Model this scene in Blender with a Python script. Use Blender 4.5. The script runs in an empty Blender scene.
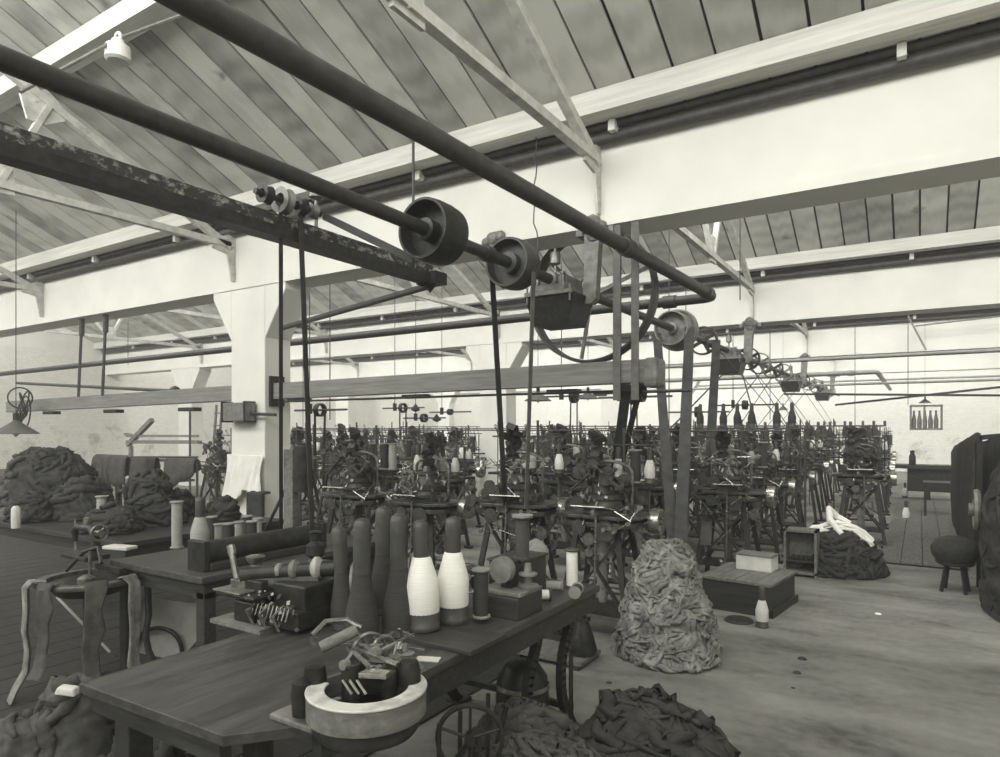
import bpy, bmesh, math, random
from mathutils import Vector, Matrix, noise
R = random.Random(7)
S = bpy.context.scene
COL = S.collection
PI = math.pi
# ------------------------------------------------------------------ camera
H = 1.65; F = 667.0; A = math.radians(32.2); CA, SA = math.cos(A), math.sin(A)
HY = 428.0
cd = bpy.data.cameras.new('camera'); cam = bpy.data.objects.new('camera', cd); COL.objects.link(cam)
cam.location = (0, 0, H); cam.rotation_euler = (PI/2, 0, A)
cd.sensor_width = 36; cd.lens = F/1000*36; cd.shift_y = (HY-378.5)/1000; cd.clip_start = .05; cd.clip_end = 200
S.camera = cam
def TZ(px, py, z):
    """point of the place seen at photo position (px,py) at height z"""
    d = F*(H-z)/(py-HY); s = (px-500)/F*d
    return Vector((s*CA-d*SA, s*SA+d*CA, z))
def TY(px, py, Y):
    k = (px-500)/F; d = Y/(k*SA+CA); return Vector((d*(k*CA-SA), Y, H-(py-HY)/F*d))
def TX(px, py, X):
    k = (px-500)/F; d = X/(k*CA-SA); return Vector((X, d*(k*SA+CA), H-(py-HY)/F*d))
# ------------------------------------------------------------------ materials
def lin(v): return v/12.92 if v <= .04045 else ((v+.055)/1.055)**2.4
def tint(v, w=1.0):
    return (lin(v)*1.0, lin(v)*(1-.012*w), lin(v)*(1-.10*w), 1)
def mat(name, v, rough=.8, metal=0, var=.12, scale=6, bump=.0, stretch=(1,1,1), v2=None, spec=.4, world=False, detail=6, contrast=None):
    m = bpy.data.materials.new(name); m.use_nodes = True
    nt = m.node_tree; N = nt.nodes; L = nt.links
    b = N['Principled BSDF']; b.inputs['Roughness'].default_value = rough
    b.inputs['Metallic'].default_value = metal; b.inputs['Specular IOR Level'].default_value = spec
    if world:
        g = N.new('ShaderNodeNewGeometry'); src = g.outputs['Position']
    else:
        tc = N.new('ShaderNodeTexCoord'); src = tc.outputs['Object']
    mp = N.new('ShaderNodeMapping'); mp.inputs['Scale'].default_value = stretch; L.new(src, mp.inputs['Vector'])
    n = N.new('ShaderNodeTexNoise'); n.inputs['Scale'].default_value = scale; n.inputs['Detail'].default_value = detail
    n.inputs['Roughness'].default_value = .62
    L.new(mp.outputs[0], n.inputs['Vector'])
    cr = N.new('ShaderNodeValToRGB')
    lo, hi = (contrast or (.3, .7))
    cr.color_ramp.elements[0].position = lo; cr.color_ramp.elements[1].position = hi
    cr.color_ramp.elements[0].color = tint(max(0, v-var)); cr.color_ramp.elements[1].color = tint(v2 if v2 is not None else min(1, v+var))
    L.new(n.outputs['Fac'], cr.inputs[0]); L.new(cr.outputs[0], b.inputs['Base Color'])
    if bump:
        bp = N.new('ShaderNodeBump'); bp.inputs['Strength'].default_value = bump; bp.inputs['Distance'].default_value = .02
        L.new(n.outputs['Fac'], bp.inputs['Height']); L.new(bp.outputs[0], b.inputs['Normal'])
    return m
def mixnodes(m):
    return m.node_tree.nodes, m.node_tree.links
M = {}
M['white']  = mat('whitewash', .90, .85, 0, .03, 1.3, .05, world=True, v2=.93)
M['white2'] = mat('whitewashed_plaster', .86, .85, 0, .05, 2.2, .1, world=True, v2=.91)
M['paint_steel'] = mat('whitewashed_steel', .80, .6, 0, .10, 9, .05, v2=.88)
M['plate']  = mat('whitewashed_timber', .82, .8, 0, .06, 5, .1, stretch=(.3,6,6), v2=.88)
M['shaft']  = mat('oiled_steel_shaft', .26, .38, .25, .05, 14, .03)
M['pipe']   = mat('dark_pipe', .28, .5, .1, .05, 12, .05)
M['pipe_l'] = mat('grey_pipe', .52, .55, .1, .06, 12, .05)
M['iron']   = mat('black_cast_iron', .20, .42, .35, .06, 18, .08)
M['iron_m'] = mat('machine_iron', .31, .36, .4, .08, 22, .08)
M['iron_g'] = mat('grey_cast_iron', .48, .5, .2, .09, 14, .1)
M['steel']  = mat('worn_bright_steel', .70, .25, .85, .14, 20, .03)
M['steel_m']= mat('dull_steel', .46, .34, .6, .12, 22, .04)
M['belt']   = mat('leather_belt', .20, .6, 0, .07, 9, .03)
M['belt_l'] = mat('worn_leather_belt', .42, .6, 0, .07, 9, .03)
M['wood_d'] = mat('dark_oily_wood', .21, .5, 0, .05, 4, .15, stretch=(1,10,10))
M['wood_t'] = mat('oily_table_top', .26, .40, 0, .07, 3.2, .12, stretch=(7,.9,7))
M['wood_m'] = mat('worn_wood', .43, .7, 0, .08, 4, .15, stretch=(10,1.2,10))
M['wood_l'] = mat('pale_timber', .53, .75, 0, .07, 3.5, .15, stretch=(.6,9,9))
M['card']   = mat('light_board', .66, .8, 0, .05, 8)
M['yarn_w'] = mat('white_yarn', .93, .9, 0, .04, 60, .3, stretch=(.2,.2,8))
M['yarn_g'] = mat('grey_yarn', .62, .9, 0, .06, 60, .3, stretch=(.2,.2,8))
M['yarn_l'] = mat('pale_yarn', .80, .9, 0, .05, 60, .3, stretch=(.2,.2,8))
M['yarn_d'] = mat('dark_yarn', .24, .9, 0, .05, 60, .3, stretch=(.2,.2,8))
M['cone_d'] = mat('dark_wood_bobbin', .28, .4, 0, .04, 14, .02)
M['cloth_d']= mat('dark_knitted_cloth', .21, .95, 0, .06, 14, .4)
M['cloth_m']= mat('grey_knitted_cloth', .30, .95, 0, .06, 14, .4)
M['cloth_l']= mat('pale_knitted_cloth', .50, .95, 0, .13, 11, .5)
M['cloth_w']= mat('white_cloth', .90, .95, 0, .04, 6, .2)
M['rag']    = mat('cotton_waste', .46, .95, 0, .14, 9, .5, contrast=(.32,.66))
M['shade']  = mat('lamp_shade_enamel', .38, .5, 0, .05, 9)
M['flaky']  = mat('flaking_paint', .27, .8, 0, .05, 30, .4, v2=.66, contrast=(.50,.66), detail=8, stretch=(1,.7,1))
M['ring']   = mat('worn_dial_plate', .70, .5, 0, .16, 9, .05, v2=.78, contrast=(.30,.50))
M['porcelain'] = mat('white_porcelain', .88, .25, 0, .03, 5)
M['paper']  = mat('paper', .80, .9, 0, .06, 7)

def ceiling_mat():
    m = bpy.data.materials.new('ceiling_boards'); m.use_nodes = True; N, L = mixnodes(m)
    b = N['Principled BSDF']; b.inputs['Roughness'].default_value = .85; b.inputs['Specular IOR Level'].default_value=.15
    g = N.new('ShaderNodeNewGeometry'); sp = N.new('ShaderNodeSeparateXYZ'); L.new(g.outputs['Position'], sp.inputs[0])
    d = N.new('ShaderNodeMath'); d.operation = 'MULTIPLY'; d.inputs[1].default_value = 1/BW; L.new(sp.outputs[0], d.inputs[0])
    f = N.new('ShaderNodeMath'); f.operation = 'FLOOR'; L.new(d.outputs[0], f.inputs[0])
    w = N.new('ShaderNodeTexWhiteNoise'); w.noise_dimensions = '1D'; L.new(f.outputs[0], w.inputs['W'])
    off = N.new('ShaderNodeVectorMath'); off.operation = 'MULTIPLY_ADD'
    L.new(w.outputs['Color'], off.inputs[0]); off.inputs[1].default_value = (0, 30, 0); 
    L.new(g.outputs['Position'], off.inputs[2])
    mp = N.new('ShaderNodeMapping'); mp.inputs['Scale'].default_value = (4, .55, 1); L.new(off.outputs[0], mp.inputs[0])
    wv = N.new('ShaderNodeTexWave'); wv.wave_type = 'RINGS'; wv.inputs['Scale'].default_value = 3.2; wv.inputs['Distortion'].default_value = 4
    wv.inputs['Detail'].default_value = 3; wv.inputs['Detail Scale'].default_value = .6; L.new(mp.outputs[0], wv.inputs[0])
    n = N.new('ShaderNodeTexNoise'); n.inputs['Scale'].default_value = 1.5; n.inputs['Detail'].default_value = 7; L.new(off.outputs[0], n.inputs['Vector'])
    v = N.new('ShaderNodeTexVoronoi'); v.inputs['Scale'].default_value = 1.7; v.inputs['Randomness'].default_value=1
    nn = N.new('ShaderNodeTexNoise'); nn.inputs['Scale'].default_value = 5
    L.new(g.outputs['Position'], nn.inputs['Vector'])
    ad = N.new('ShaderNodeVectorMath'); ad.operation='MULTIPLY_ADD'; L.new(nn.outputs['Color'], ad.inputs[0]); ad.inputs[1].default_value=(.25,.25,.25); L.new(g.outputs['Position'], ad.inputs[2])
    L.new(ad.outputs[0], v.inputs['Vector'])
    kn = N.new('ShaderNodeValToRGB'); kn.color_ramp.elements[0].position = .03; kn.color_ramp.elements[0].color = (.35,.35,.33,1)
    kn.color_ramp.elements[1].position = .16; kn.color_ramp.elements[1].color = (1,1,1,1); L.new(v.outputs['Distance'], kn.inputs[0])
    a1 = N.new('ShaderNodeMath'); a1.operation='MULTIPLY_ADD'; L.new(w.outputs['Value'], a1.inputs[0]); a1.inputs[1].default_value=.5
    L.new(n.outputs['Fac'], a1.inputs[2])
    a2 = N.new('ShaderNodeMath'); a2.operation='MULTIPLY_ADD'; L.new(wv.outputs['Fac'], a2.inputs[0]); a2.inputs[1].default_value=.17; L.new(a1.outputs[0], a2.inputs[2])
    cr = N.new('ShaderNodeValToRGB'); cr.color_ramp.elements[0].position=.35; cr.color_ramp.elements[0].color=tint(.54)
    cr.color_ramp.elements[1].position=1.0; cr.color_ramp.elements[1].color=tint(.84); L.new(a2.outputs[0], cr.inputs[0])
    mx = N.new('ShaderNodeMix'); mx.data_type='RGBA'; mx.blend_type='MULTIPLY'; mx.inputs[0].default_value=1
    L.new(cr.outputs[0], mx.inputs[6]); L.new(kn.outputs[0], mx.inputs[7]); L.new(mx.outputs[2], b.inputs['Base Color'])
    return m
def floor_mat():
    m = bpy.data.materials.new('worn_cement_floor'); m.use_nodes = True; N, L = mixnodes(m)
    b = N['Principled BSDF']; b.inputs['Roughness'].default_value = .75; b.inputs['Specular IOR Level'].default_value=.25
    g = N.new('ShaderNodeNewGeometry')
    n1 = N.new('ShaderNodeTexNoise'); n1.inputs['Scale'].default_value=.9; n1.inputs['Detail'].default_value=8; n1.inputs['Roughness'].default_value=.6
    n2 = N.new('ShaderNodeTexNoise'); n2.inputs['Scale'].default_value=14; n2.inputs['Detail'].default_value=8
    mp = N.new('ShaderNodeMapping'); mp.inputs['Scale'].default_value=(1,2.4,1); L.new(g.outputs['Position'], mp.inputs[0])
    L.new(mp.outputs[0], n1.inputs['Vector']); L.new(g.outputs['Position'], n2.inputs['Vector'])
    a = N.new('ShaderNodeMath'); a.operation='MULTIPLY_ADD'; L.new(n2.outputs['Fac'], a.inputs[0]); a.inputs[1].default_value=.28; L.new(n1.outputs['Fac'], a.inputs[2])
    cr = N.new('ShaderNodeValToRGB'); cr.color_ramp.elements[0].position=.42; cr.color_ramp.elements[0].color=tint(.35)
    cr.color_ramp.elements[1].position=.80; cr.color_ramp.elements[1].color=tint(.58)
    e = cr.color_ramp.elements.new(.58); e.color = tint(.49)
    L.new(a.outputs[0], cr.inputs[0]); 
    # oil stains with a shape of their own
    v = N.new('ShaderNodeTexVoronoi'); v.inputs['Scale'].default_value=.75; L.new(mp.outputs[0], v.inputs['Vector'])
    vr = N.new('ShaderNodeValToRGB'); vr.color_ramp.elements[0].position=.10; vr.color_ramp.elements[0].color=(.62,.62,.6,1)
    vr.color_ramp.elements[1].position=.36; vr.color_ramp.elements[1].color=(1,1,1,1); L.new(v.outputs['Distance'], vr.inputs[0])
    mx = N.new('ShaderNodeMix'); mx.data_type='RGBA'; mx.blend_type='MULTIPLY'; mx.inputs[0].default_value=.8
    L.new(cr.outputs[0], mx.inputs[6]); L.new(vr.outputs[0], mx.inputs[7]); L.new(mx.outputs[2], b.inputs['Base Color'])
    bp = N.new('ShaderNodeBump'); bp.inputs['Strength'].default_value=.25; bp.inputs['Distance'].default_value=.02
    L.new(n2.outputs['Fac'], bp.inputs['Height']); L.new(bp.outputs[0], b.inputs['Normal'])
    return m
def brickwall_mat():
    m = bpy.data.materials.new('whitewashed_brick'); m.use_nodes = True; N, L = mixnodes(m)
    b = N['Principled BSDF']; b.inputs['Roughness'].default_value = .85; b.inputs['Specular IOR Level'].default_value=.2
    tc = N.new('ShaderNodeTexCoord'); sp = N.new('ShaderNodeSeparateXYZ'); L.new(tc.outputs['Object'], sp.inputs[0])
    ad = N.new('ShaderNodeMath'); ad.operation='ADD'; L.new(sp.outputs[0], ad.inputs[0]); L.new(sp.outputs[1], ad.inputs[1])
    cb = N.new('ShaderNodeCombineXYZ'); L.new(ad.outputs[0], cb.inputs[0]); L.new(sp.outputs[2], cb.inputs[1])
    br = N.new('ShaderNodeTexBrick'); br.inputs['Scale'].default_value=4.2; br.inputs['Color1'].default_value=tint(.88); br.inputs['Color2'].default_value=tint(.92)
    br.inputs['Mortar'].default_value=tint(.80); br.inputs['Mortar Size'].default_value=.012; L.new(cb.outputs[0], br.inputs['Vector'])
    n = N.new('ShaderNodeTexNoise'); n.inputs['Scale'].default_value=1.6; n.inputs['Detail'].default_value=10; n.inputs['Roughness'].default_value=.75
    L.new(tc.outputs['Object'], n.inputs['Vector'])
    mr = N.new('ShaderNodeMapRange'); mr.inputs['From Min'].default_value=1.2; mr.inputs['From Max'].default_value=2.6; mr.inputs['To Min'].default_value=.02; mr.inputs['To Max'].default_value=-.2
    L.new(sp.outputs[2], mr.inputs[0])
    sm = N.new('ShaderNodeMath'); sm.operation='ADD'; L.new(n.outputs['Fac'], sm.inputs[0]); L.new(mr.outputs[0], sm.inputs[1])
    cr = N.new('ShaderNodeValToRGB'); cr.color_ramp.elements[0].position=.53; cr.color_ramp.elements[0].color=(1,1,1,1)
    cr.color_ramp.elements[1].position=.66; cr.color_ramp.elements[1].color=(.5,.5,.48,1); L.new(sm.outputs[0], cr.inputs[0])
    mx = N.new('ShaderNodeMix'); mx.data_type='RGBA'; mx.blend_type='MULTIPLY'; mx.inputs[0].default_value=.9
    L.new(br.outputs['Color'], mx.inputs[6]); L.new(cr.outputs[0], mx.inputs[7]); L.new(mx.outputs[2], b.inputs['Base Color'])
    return m
def glass_mat():
    m = bpy.data.materials.new('window_glass'); m.use_nodes = True; N, L = mixnodes(m)
    N.remove(N['Principled BSDF']); t = N.new('ShaderNodeBsdfTransparent'); t.inputs[0].default_value=(.93,.95,.94,1)
    g = N.new('ShaderNodeBsdfGlossy'); g.inputs['Roughness'].default_value=.05
    fr = N.new('ShaderNodeFresnel'); fr.inputs[0].default_value=1.45
    mx = N.new('ShaderNodeMixShader'); L.new(fr.outputs[0], mx.inputs[0]); L.new(t.outputs[0], mx.inputs[1]); L.new(g.outputs[0], mx.inputs[2])
    L.new(mx.outputs[0], N['Material Output'].inputs[0]); return m
BW = .31
M['ceil'] = ceiling_mat(); M['floor'] = floor_mat(); M['brick'] = brickwall_mat(); M['glass'] = glass_mat()
# ------------------------------------------------------------------ mesh helpers
def rotm(rx=0, ry=0, rz=0):
    return Matrix.Rotation(rz,4,'Z') @ Matrix.Rotation(ry,4,'Y') @ Matrix.Rotation(rx,4,'X')
def frame_to(p0, p1):
    d = (Vector(p1)-Vector(p0)); l = d.length
    return Vector(p0), d.normalized().to_track_quat('Z','Y').to_matrix().to_4x4(), l
class MB:
    def __init__(s): s.bm = bmesh.new()
    def box(s, c, sz, rot=None, taper=1.0, bev=0):
        x,y,z = sz[0]/2, sz[1]/2, sz[2]/2
        m = Matrix.Translation(Vector(c)) @ (rot if rot is not None else Matrix())
        vs=[]
        for k,(a,b,cc) in enumerate([(-1,-1,-1),(1,-1,-1),(1,1,-1),(-1,1,-1),(-1,-1,1),(1,-1,1),(1,1,1),(-1,1,1)]):
            t = taper if cc>0 else 1
            vs.append(s.bm.verts.new(m @ Vector((a*x*t,b*y*t,cc*z))))
        for f in [(0,3,2,1),(4,5,6,7),(0,1,5,4),(1,2,6,5),(2,3,7,6),(3,0,4,7)]:
            s.bm.faces.new([vs[i] for i in f])
        return s
    def b2(s, lo, hi):
        lo=Vector(lo); hi=Vector(hi); return s.box((lo+hi)/2, hi-lo)
    def bar(s, p0, p1, w, t, up=(0,0,1)):
        p0=Vector(p0);p1=Vector(p1); d=(p1-p0).normalized(); up=Vector(up)
        a=d.cross(up); 
        if a.length<1e-4: a=d.cross(Vector((1,0,0)))
        a.normalize(); b=a.cross(d).normalized(); vs=[]
        for p in (p0,p1):
            for u,v in ((-1,-1),(1,-1),(1,1),(-1,1)): vs.append(s.bm.verts.new(p+a*u*w/2+b*v*t/2))
        for f in [(3,2,1,0),(4,5,6,7),(0,1,5,4),(1,2,6,5),(2,3,7,6),(3,0,4,7)]: s.bm.faces.new([vs[i] for i in f])
        return s
    def lathe(s, prof, c=(0,0,0), rot=None, n=20, cap=True):
        m = Matrix.Translation(Vector(c)) @ (rot if rot is not None else Matrix())
        rings=[]
        for r,z in prof:
            rings.append([s.bm.verts.new(m @ Vector((r*math.cos(2*PI*i/n), r*math.sin(2*PI*i/n), z))) for i in range(n)])
        for a,b in zip(rings, rings[1:]):
            for i in range(n):
                j=(i+1)%n; s.bm.faces.new((a[i],a[j],b[j],b[i]))
        if cap:
            if prof[0][0]>1e-5: s.bm.faces.new(list(reversed(rings[0])))
            if prof[-1][0]>1e-5: s.bm.faces.new(rings[-1])
        return s
    def cyl(s, p0, p1, r, r2=None, n=12):
        o,q,l = frame_to(p0,p1); return s.lathe([(r,0),(r if r2 is None else r2,l)], o, q, n)
    def tube(s, pts, r, n=8, closed=False):
        pts=[Vector(p) for p in pts]; rings=[]; up=None; N_=len(pts)
        for i,p in enumerate(pts):
            if closed: t=(pts[(i+1)%N_]-pts[i-1]).normalized()
            else: t=(pts[min(i+1,N_-1)]-pts[max(i-1,0)]).normalized()
            if up is None:
                up=t.orthogonal().normalized()
            up=(up-t*up.dot(t)); 
            up = up.normalized() if up.length>1e-6 else t.orthogonal().normalized()
            b=t.cross(up); rr = r[i] if isinstance(r,(list,tuple)) else r
            rings.append([s.bm.verts.new(p+up*rr*math.cos(2*PI*k/n)+b*rr*math.sin(2*PI*k/n)) for k in range(n)])
        prs = list(zip(rings,rings[1:])) + ([(rings[-1],rings[0])] if closed else [])
        for a,b in prs:
            for k in range(n):
                j=(k+1)%n; s.bm.faces.new((a[k],a[j],b[j],b[k]))
        if not closed:
            s.bm.faces.new(list(reversed(rings[0]))); s.bm.faces.new(rings[-1])
        return s
    def ring(s, c, R_, r, axis='Z', n=28, m=8, rot=None):
        pts=[]
        for i in range(n):
            a=2*PI*i/n; u,v=R_*math.cos(a),R_*math.sin(a)
            p = {'Z':Vector((u,v,0)),'Y':Vector((u,0,v)),'X':Vector((0,u,v))}[axis]
            if rot is not None: p = rot @ p
            pts.append(p+Vector(c))
        return s.tube(pts, r, m, closed=True)
    def prism(s, poly, z0, z1, m=None):
        m = m if m is not None else Matrix()
        lo=[s.bm.verts.new(m@Vector((x,y,z0))) for x,y in poly]; hi=[s.bm.verts.new(m@Vector((x,y,z1))) for x,y in poly]
        s.bm.faces.new(list(reversed(lo))); s.bm.faces.new(hi); n=len(poly)
        for i in range(n):
            j=(i+1)%n; s.bm.faces.new((lo[i],lo[j],hi[j],hi[i]))
        return s
    def gear(s, c, r, t, teeth, rot=None, hub=.3):
        poly=[]
        for i in range(teeth*4):
            a=2*PI*i/(teeth*4); rr = r if (i%4) in (0,1) else r*.9
            poly.append((rr*math.cos(a), rr*math.sin(a)))
        return s.prism(poly,-t/2,t/2, Matrix.Translation(Vector(c)) @ (rot if rot is not None else Matrix()))
    def wheel(s, c, r, rim, spokes=6, rot=None, sr=None, wid=1.0):
        q = rot if rot is not None else Matrix()
        pts=[Vector(c)+(q@Vector((r*math.cos(2*PI*i/32), r*math.sin(2*PI*i/32),0))) for i in range(32)]
        s.tube(pts, rim, 6, closed=True)
        for k in range(spokes):
            a=2*PI*k/spokes+.3; s.cyl(Vector(c), Vector(c)+(q@Vector((r*math.cos(a), r*math.sin(a),0))), sr or rim*.6, n=6)
        s.lathe([(rim*2.2,-rim*2.2),(rim*2.2,rim*2.2)], c, q, 12)
        return s
    def build(s, name, m, parent=None, smooth=None, bevel=0, loc=None, sharp=True):
        bm=s.bm; bmesh.ops.recalc_face_normals(bm, faces=bm.faces)
        me=bpy.data.meshes.new(name); bm.to_mesh(me); bm.free()
        o=bpy.data.objects.new(name, me); COL.objects.link(o)
        if loc is not None: o.location = loc
        if m is not None: me.materials.append(m)
        if smooth is None: smooth=True
        if smooth:
            for p in me.polygons: p.use_smooth=True
            try:
                if sharp: me.set_sharp_from_angle(angle=math.radians(38))
            except Exception: pass
        if bevel:
            b=o.modifiers.new('bevel','BEVEL'); b.width=bevel; b.segments=2; b.limit_method='ANGLE'
        if parent is not None: o.parent=parent
        return o
def tag(o, label=None, cat=None, group=None, kind=None):
    if label: o['label']=label
    if cat: o['category']=cat
    if group: o['group']=group
    if kind: o['kind']=kind
    return o
def thing(name, loc, label, cat, group=None, rz=0, rot=None):
    o=bpy.data.objects.new(name, None); COL.objects.link(o); o.location=loc
    o.rotation_euler = rot if rot is not None else (0,0,rz); o.empty_display_size=.1
    return tag(o,label,cat,group)
KIDS={}
def dup(src, loc=None, rz=None, label=None, group=None, rot=None, keep=None):
    kids=[c for c in src.children_recursive]
    r=src.copy(); COL.objects.link(r)
    if loc is not None: r.location=loc
    if rz is not None: r.rotation_euler=(0,0,rz)
    if rot is not None: r.rotation_euler=rot
    if label: r['label']=label
    if group: r['group']=group
    mp={src:r}
    for ch in kids:
        if keep is not None and ch.name.split('.')[0] not in keep: continue
        if ch.parent not in mp: continue
        c=ch.copy(); COL.objects.link(c); c.parent=mp[ch.parent]; mp[ch]=c
    return r
def ordn(i): return ['first','second','third','fourth','fifth','sixth','seventh','eighth','ninth','tenth','eleventh','twelfth','thirteenth'][i]
# ------------------------------------------------------------------ building
GY = [-7.0,-.9,5.2,11.3,17.4,23.5,29.6]; SOF=3.345; GTOP=4.24; XL,XR=-22.0,4.6
GW=.39
def struct(mb, name, m, label, loc=None, **k):
    o=mb.build(name, m, None, **k); tag(o,label,None,None,'structure'); return o
struct(MB().b2((XL-.3,-7.4,-.12),(XR+.3,30.0,0)),'floor',M['floor'],'worn grey cement floor', smooth=False)
struct(MB().b2((XL-.3,-7.4,0),(XL,30,4.0)),'wall_left',M['brick'],'whitewashed brick wall on the left',smooth=False)
struct(MB().b2((XR,-7.4,0),(XR+.3,30,4.0)),'wall_right',M['brick'],'whitewashed brick wall on the right',smooth=False)
struct(MB().b2((XL,29.6,0),(XR,30,4.24)),'wall_far',M['brick'],'whitewashed brick wall at the far end',smooth=False)
struct(MB().b2((XL,-7.4,0),(XR,-7.0,4.07)),'wall_near',M['brick'],'whitewashed brick wall behind the viewpoint',smooth=False)
SL=.45
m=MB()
for i in range(38): m.b2((-12.6+.27*i,-.5,0),(-12.6+.27*(i+1)-.01,5.12,.012))  # added boards, their dark colour stands in for shade on the left floor
struct(m,'floor',M['wood_d'],'added dark floor boards imitating shade under the left benches',smooth=False)
def ceilz(y, g): return 4.33+SL*(g-.35-y)
TOPZ = ceilz(GY[1]+.12, GY[2])
for k in range(len(GY)-1):
    g=GY[k+1]; y0=GY[k]+.12; y1=g
    m=MB(); n=int((XR-XL)/BW)+1
    for i in range(n+1):
        x0=math.floor(XL/BW)*BW+i*BW
        gap=.008+.007*R.random(); dz=R.uniform(-.006,.006)
        a,b=x0+gap,x0+BW-gap
        vs=[]
        for (x,y) in ((a,y0),(b,y0),(b,y1),(a,y1)):
            vs.append((x,y,ceilz(y,g)+dz))
        bmv=[m.bm.verts.new(v) for v in vs]+[m.bm.verts.new((v[0],v[1],v[2]+.03)) for v in vs]
        for f in [(0,1,2,3),(7,6,5,4),(0,4,5,1),(1,5,6,2),(2,6,7,3),(3,7,4,0)]: m.bm.faces.new([bmv[q] for q in f])
    struct(m,'ceiling',M['ceil'],'sloping board ceiling of roof bay', smooth=False)
    m=MB(); v=[m.bm.verts.new(p) for p in ((XL,y0,ceilz(y0,g)+.04),(XR,y0,ceilz(y0,g)+.04),(XR,y1,ceilz(y1,g)+.04),(XL,y1,ceilz(y1,g)+.04))]
    v2=[m.bm.verts.new(w.co+Vector((0,0,.05))) for w in v]
    for f in [(0,1,2,3)]: m.bm.faces.new([v[q] for q in f]); m.bm.faces.new([v2[3-q] for q in f])
    for q in range(4): m.bm.faces.new((v[q],v[(q+1)%4],v2[(q+1)%4],v2[q]))
    struct(m,'roof_deck',M['iron'],'dark roof covering above the ceiling boards',smooth=False)
    # purlins
    for q,off in enumerate((.35,2.22,4.1)):
        y=g-off; z=ceilz(y,g)
        struct(MB().b2((XL,y,z-.19),(XR,y+.18,z-.012)),'purlin',M['plate'],'whitewashed roof purlin',smooth=False)
    # gables at left and right closing the sawtooth
    for xx,nm in ((XL,'wall_left'),(XR,'wall_right')):
        m=MB(); poly=[(y0,4.0),(y1,4.0),(y1,ceilz(y1,g)+.06),(y0,ceilz(y0,g)+.06)]
        mt=Matrix(((0,0,1,xx),(1,0,0,0),(0,1,0,0),(0,0,0,1)))
        m.prism(poly,0,.3 if nm=='wall_right' else -.3,mt); struct(m,nm,M['white'],'gable of the sawtooth roof',smooth=False)
# girders
for k,g in enumerate(GY[1:-1]):
    m=MB().b2((XL,g,SOF+.075),(XR,g+GW,GTOP)); m.b2((XL,g-.012,SOF),(XR,g+GW+.012,SOF+.075))
    struct(m,'girder',M['white'],'deep whitewashed concrete girder',smooth=False)
    # skylight above this girder, facing away from the viewpoint
w_i=0
for k in range(len(GY)-1):
    g=GY[k]; w_i+=1
    fr=MB(); y=g+.16; z0,z1=GTOP,ceilz(g+.12,GY[k+1])
    fr.b2((XL,y-.04,z0),(XR,y+.04,z0+.10)).b2((XL,y-.04,z1-.12),(XR,y+.04,z1)).b2((XL,y-.02,(z0+z1)/2-.02),(XR,y+.02,(z0+z1)/2+.02))
    x=XL
    while x<XR: fr.b2((x,y-.03,z0),(x+.05,y+.03,z1)); x+=1.2
    f=struct(fr,'window_%d'%w_i,M['paint_steel'],'long skylight window above the girder',smooth=False)
    gl=MB().b2((XL,y-.004,z0+.1),(XR,y+.004,z1-.12)).build('pane',M['glass'],f,smooth=False)
# columns with haunches
def column(X, g):
    m=MB(); x0,x1=X-.2,X+.43; y0,y1=g+.0,g+GW
    m.b2((x0,y0+.002,0),(x1,y1-.002,SOF))
    for sx in (-1,1):
        xa = x0 if sx<0 else x1
        poly=[(xa,SOF+.02),(xa+sx*.36,SOF+.02),(xa+sx*.36,SOF-.08),(xa,2.72)]
        mt=Matrix(((1,0,0,0),(0,0,1,0),(0,1,0,0),(0,0,0,1)))
        m.prism(poly if sx>0 else list(reversed(poly)), y0+.003, y1-.003, mt)
    return struct(m,'column',M['white'],'whitewashed square concrete column with haunches',smooth=False, bevel=.012)
for g in GY[2:-1]:
    for X in ((-7.0,-17.5,3.6) if g<6 else (-7.4,-17.85,3.6)):
        column(X,g)
# gutter pipe behind each lower purlin
def roofz(y):
    g=[q for q in GY if q>=y][0]; return ceilz(y,g)
for g,cnt in ((5.2,'nearest'),(11.3,'second'),(17.4,'third'),(23.5,'fourth')):
    t=thing('roof_pipe',(-8,g-.11,4.10),'dark heating pipe under the lowest purlin at the %s girder'%cnt,'pipe','roof heating pipes')
    MB().cyl((-13.9,0,.025),(12.4,0,.025),.032,n=12).build('pipe',M['pipe'],t)
    MB().cyl((-13.9,.03,-.06),(12.4,.03,-.06),.045,n=12).build('pipe',M['pipe'],t)
    for x in range(-13,12,2):
        MB().box((x+.9,-.005,-.01),(.055,.15,.09)).build('clamp',M['paint_steel'],t,smooth=False)
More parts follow.
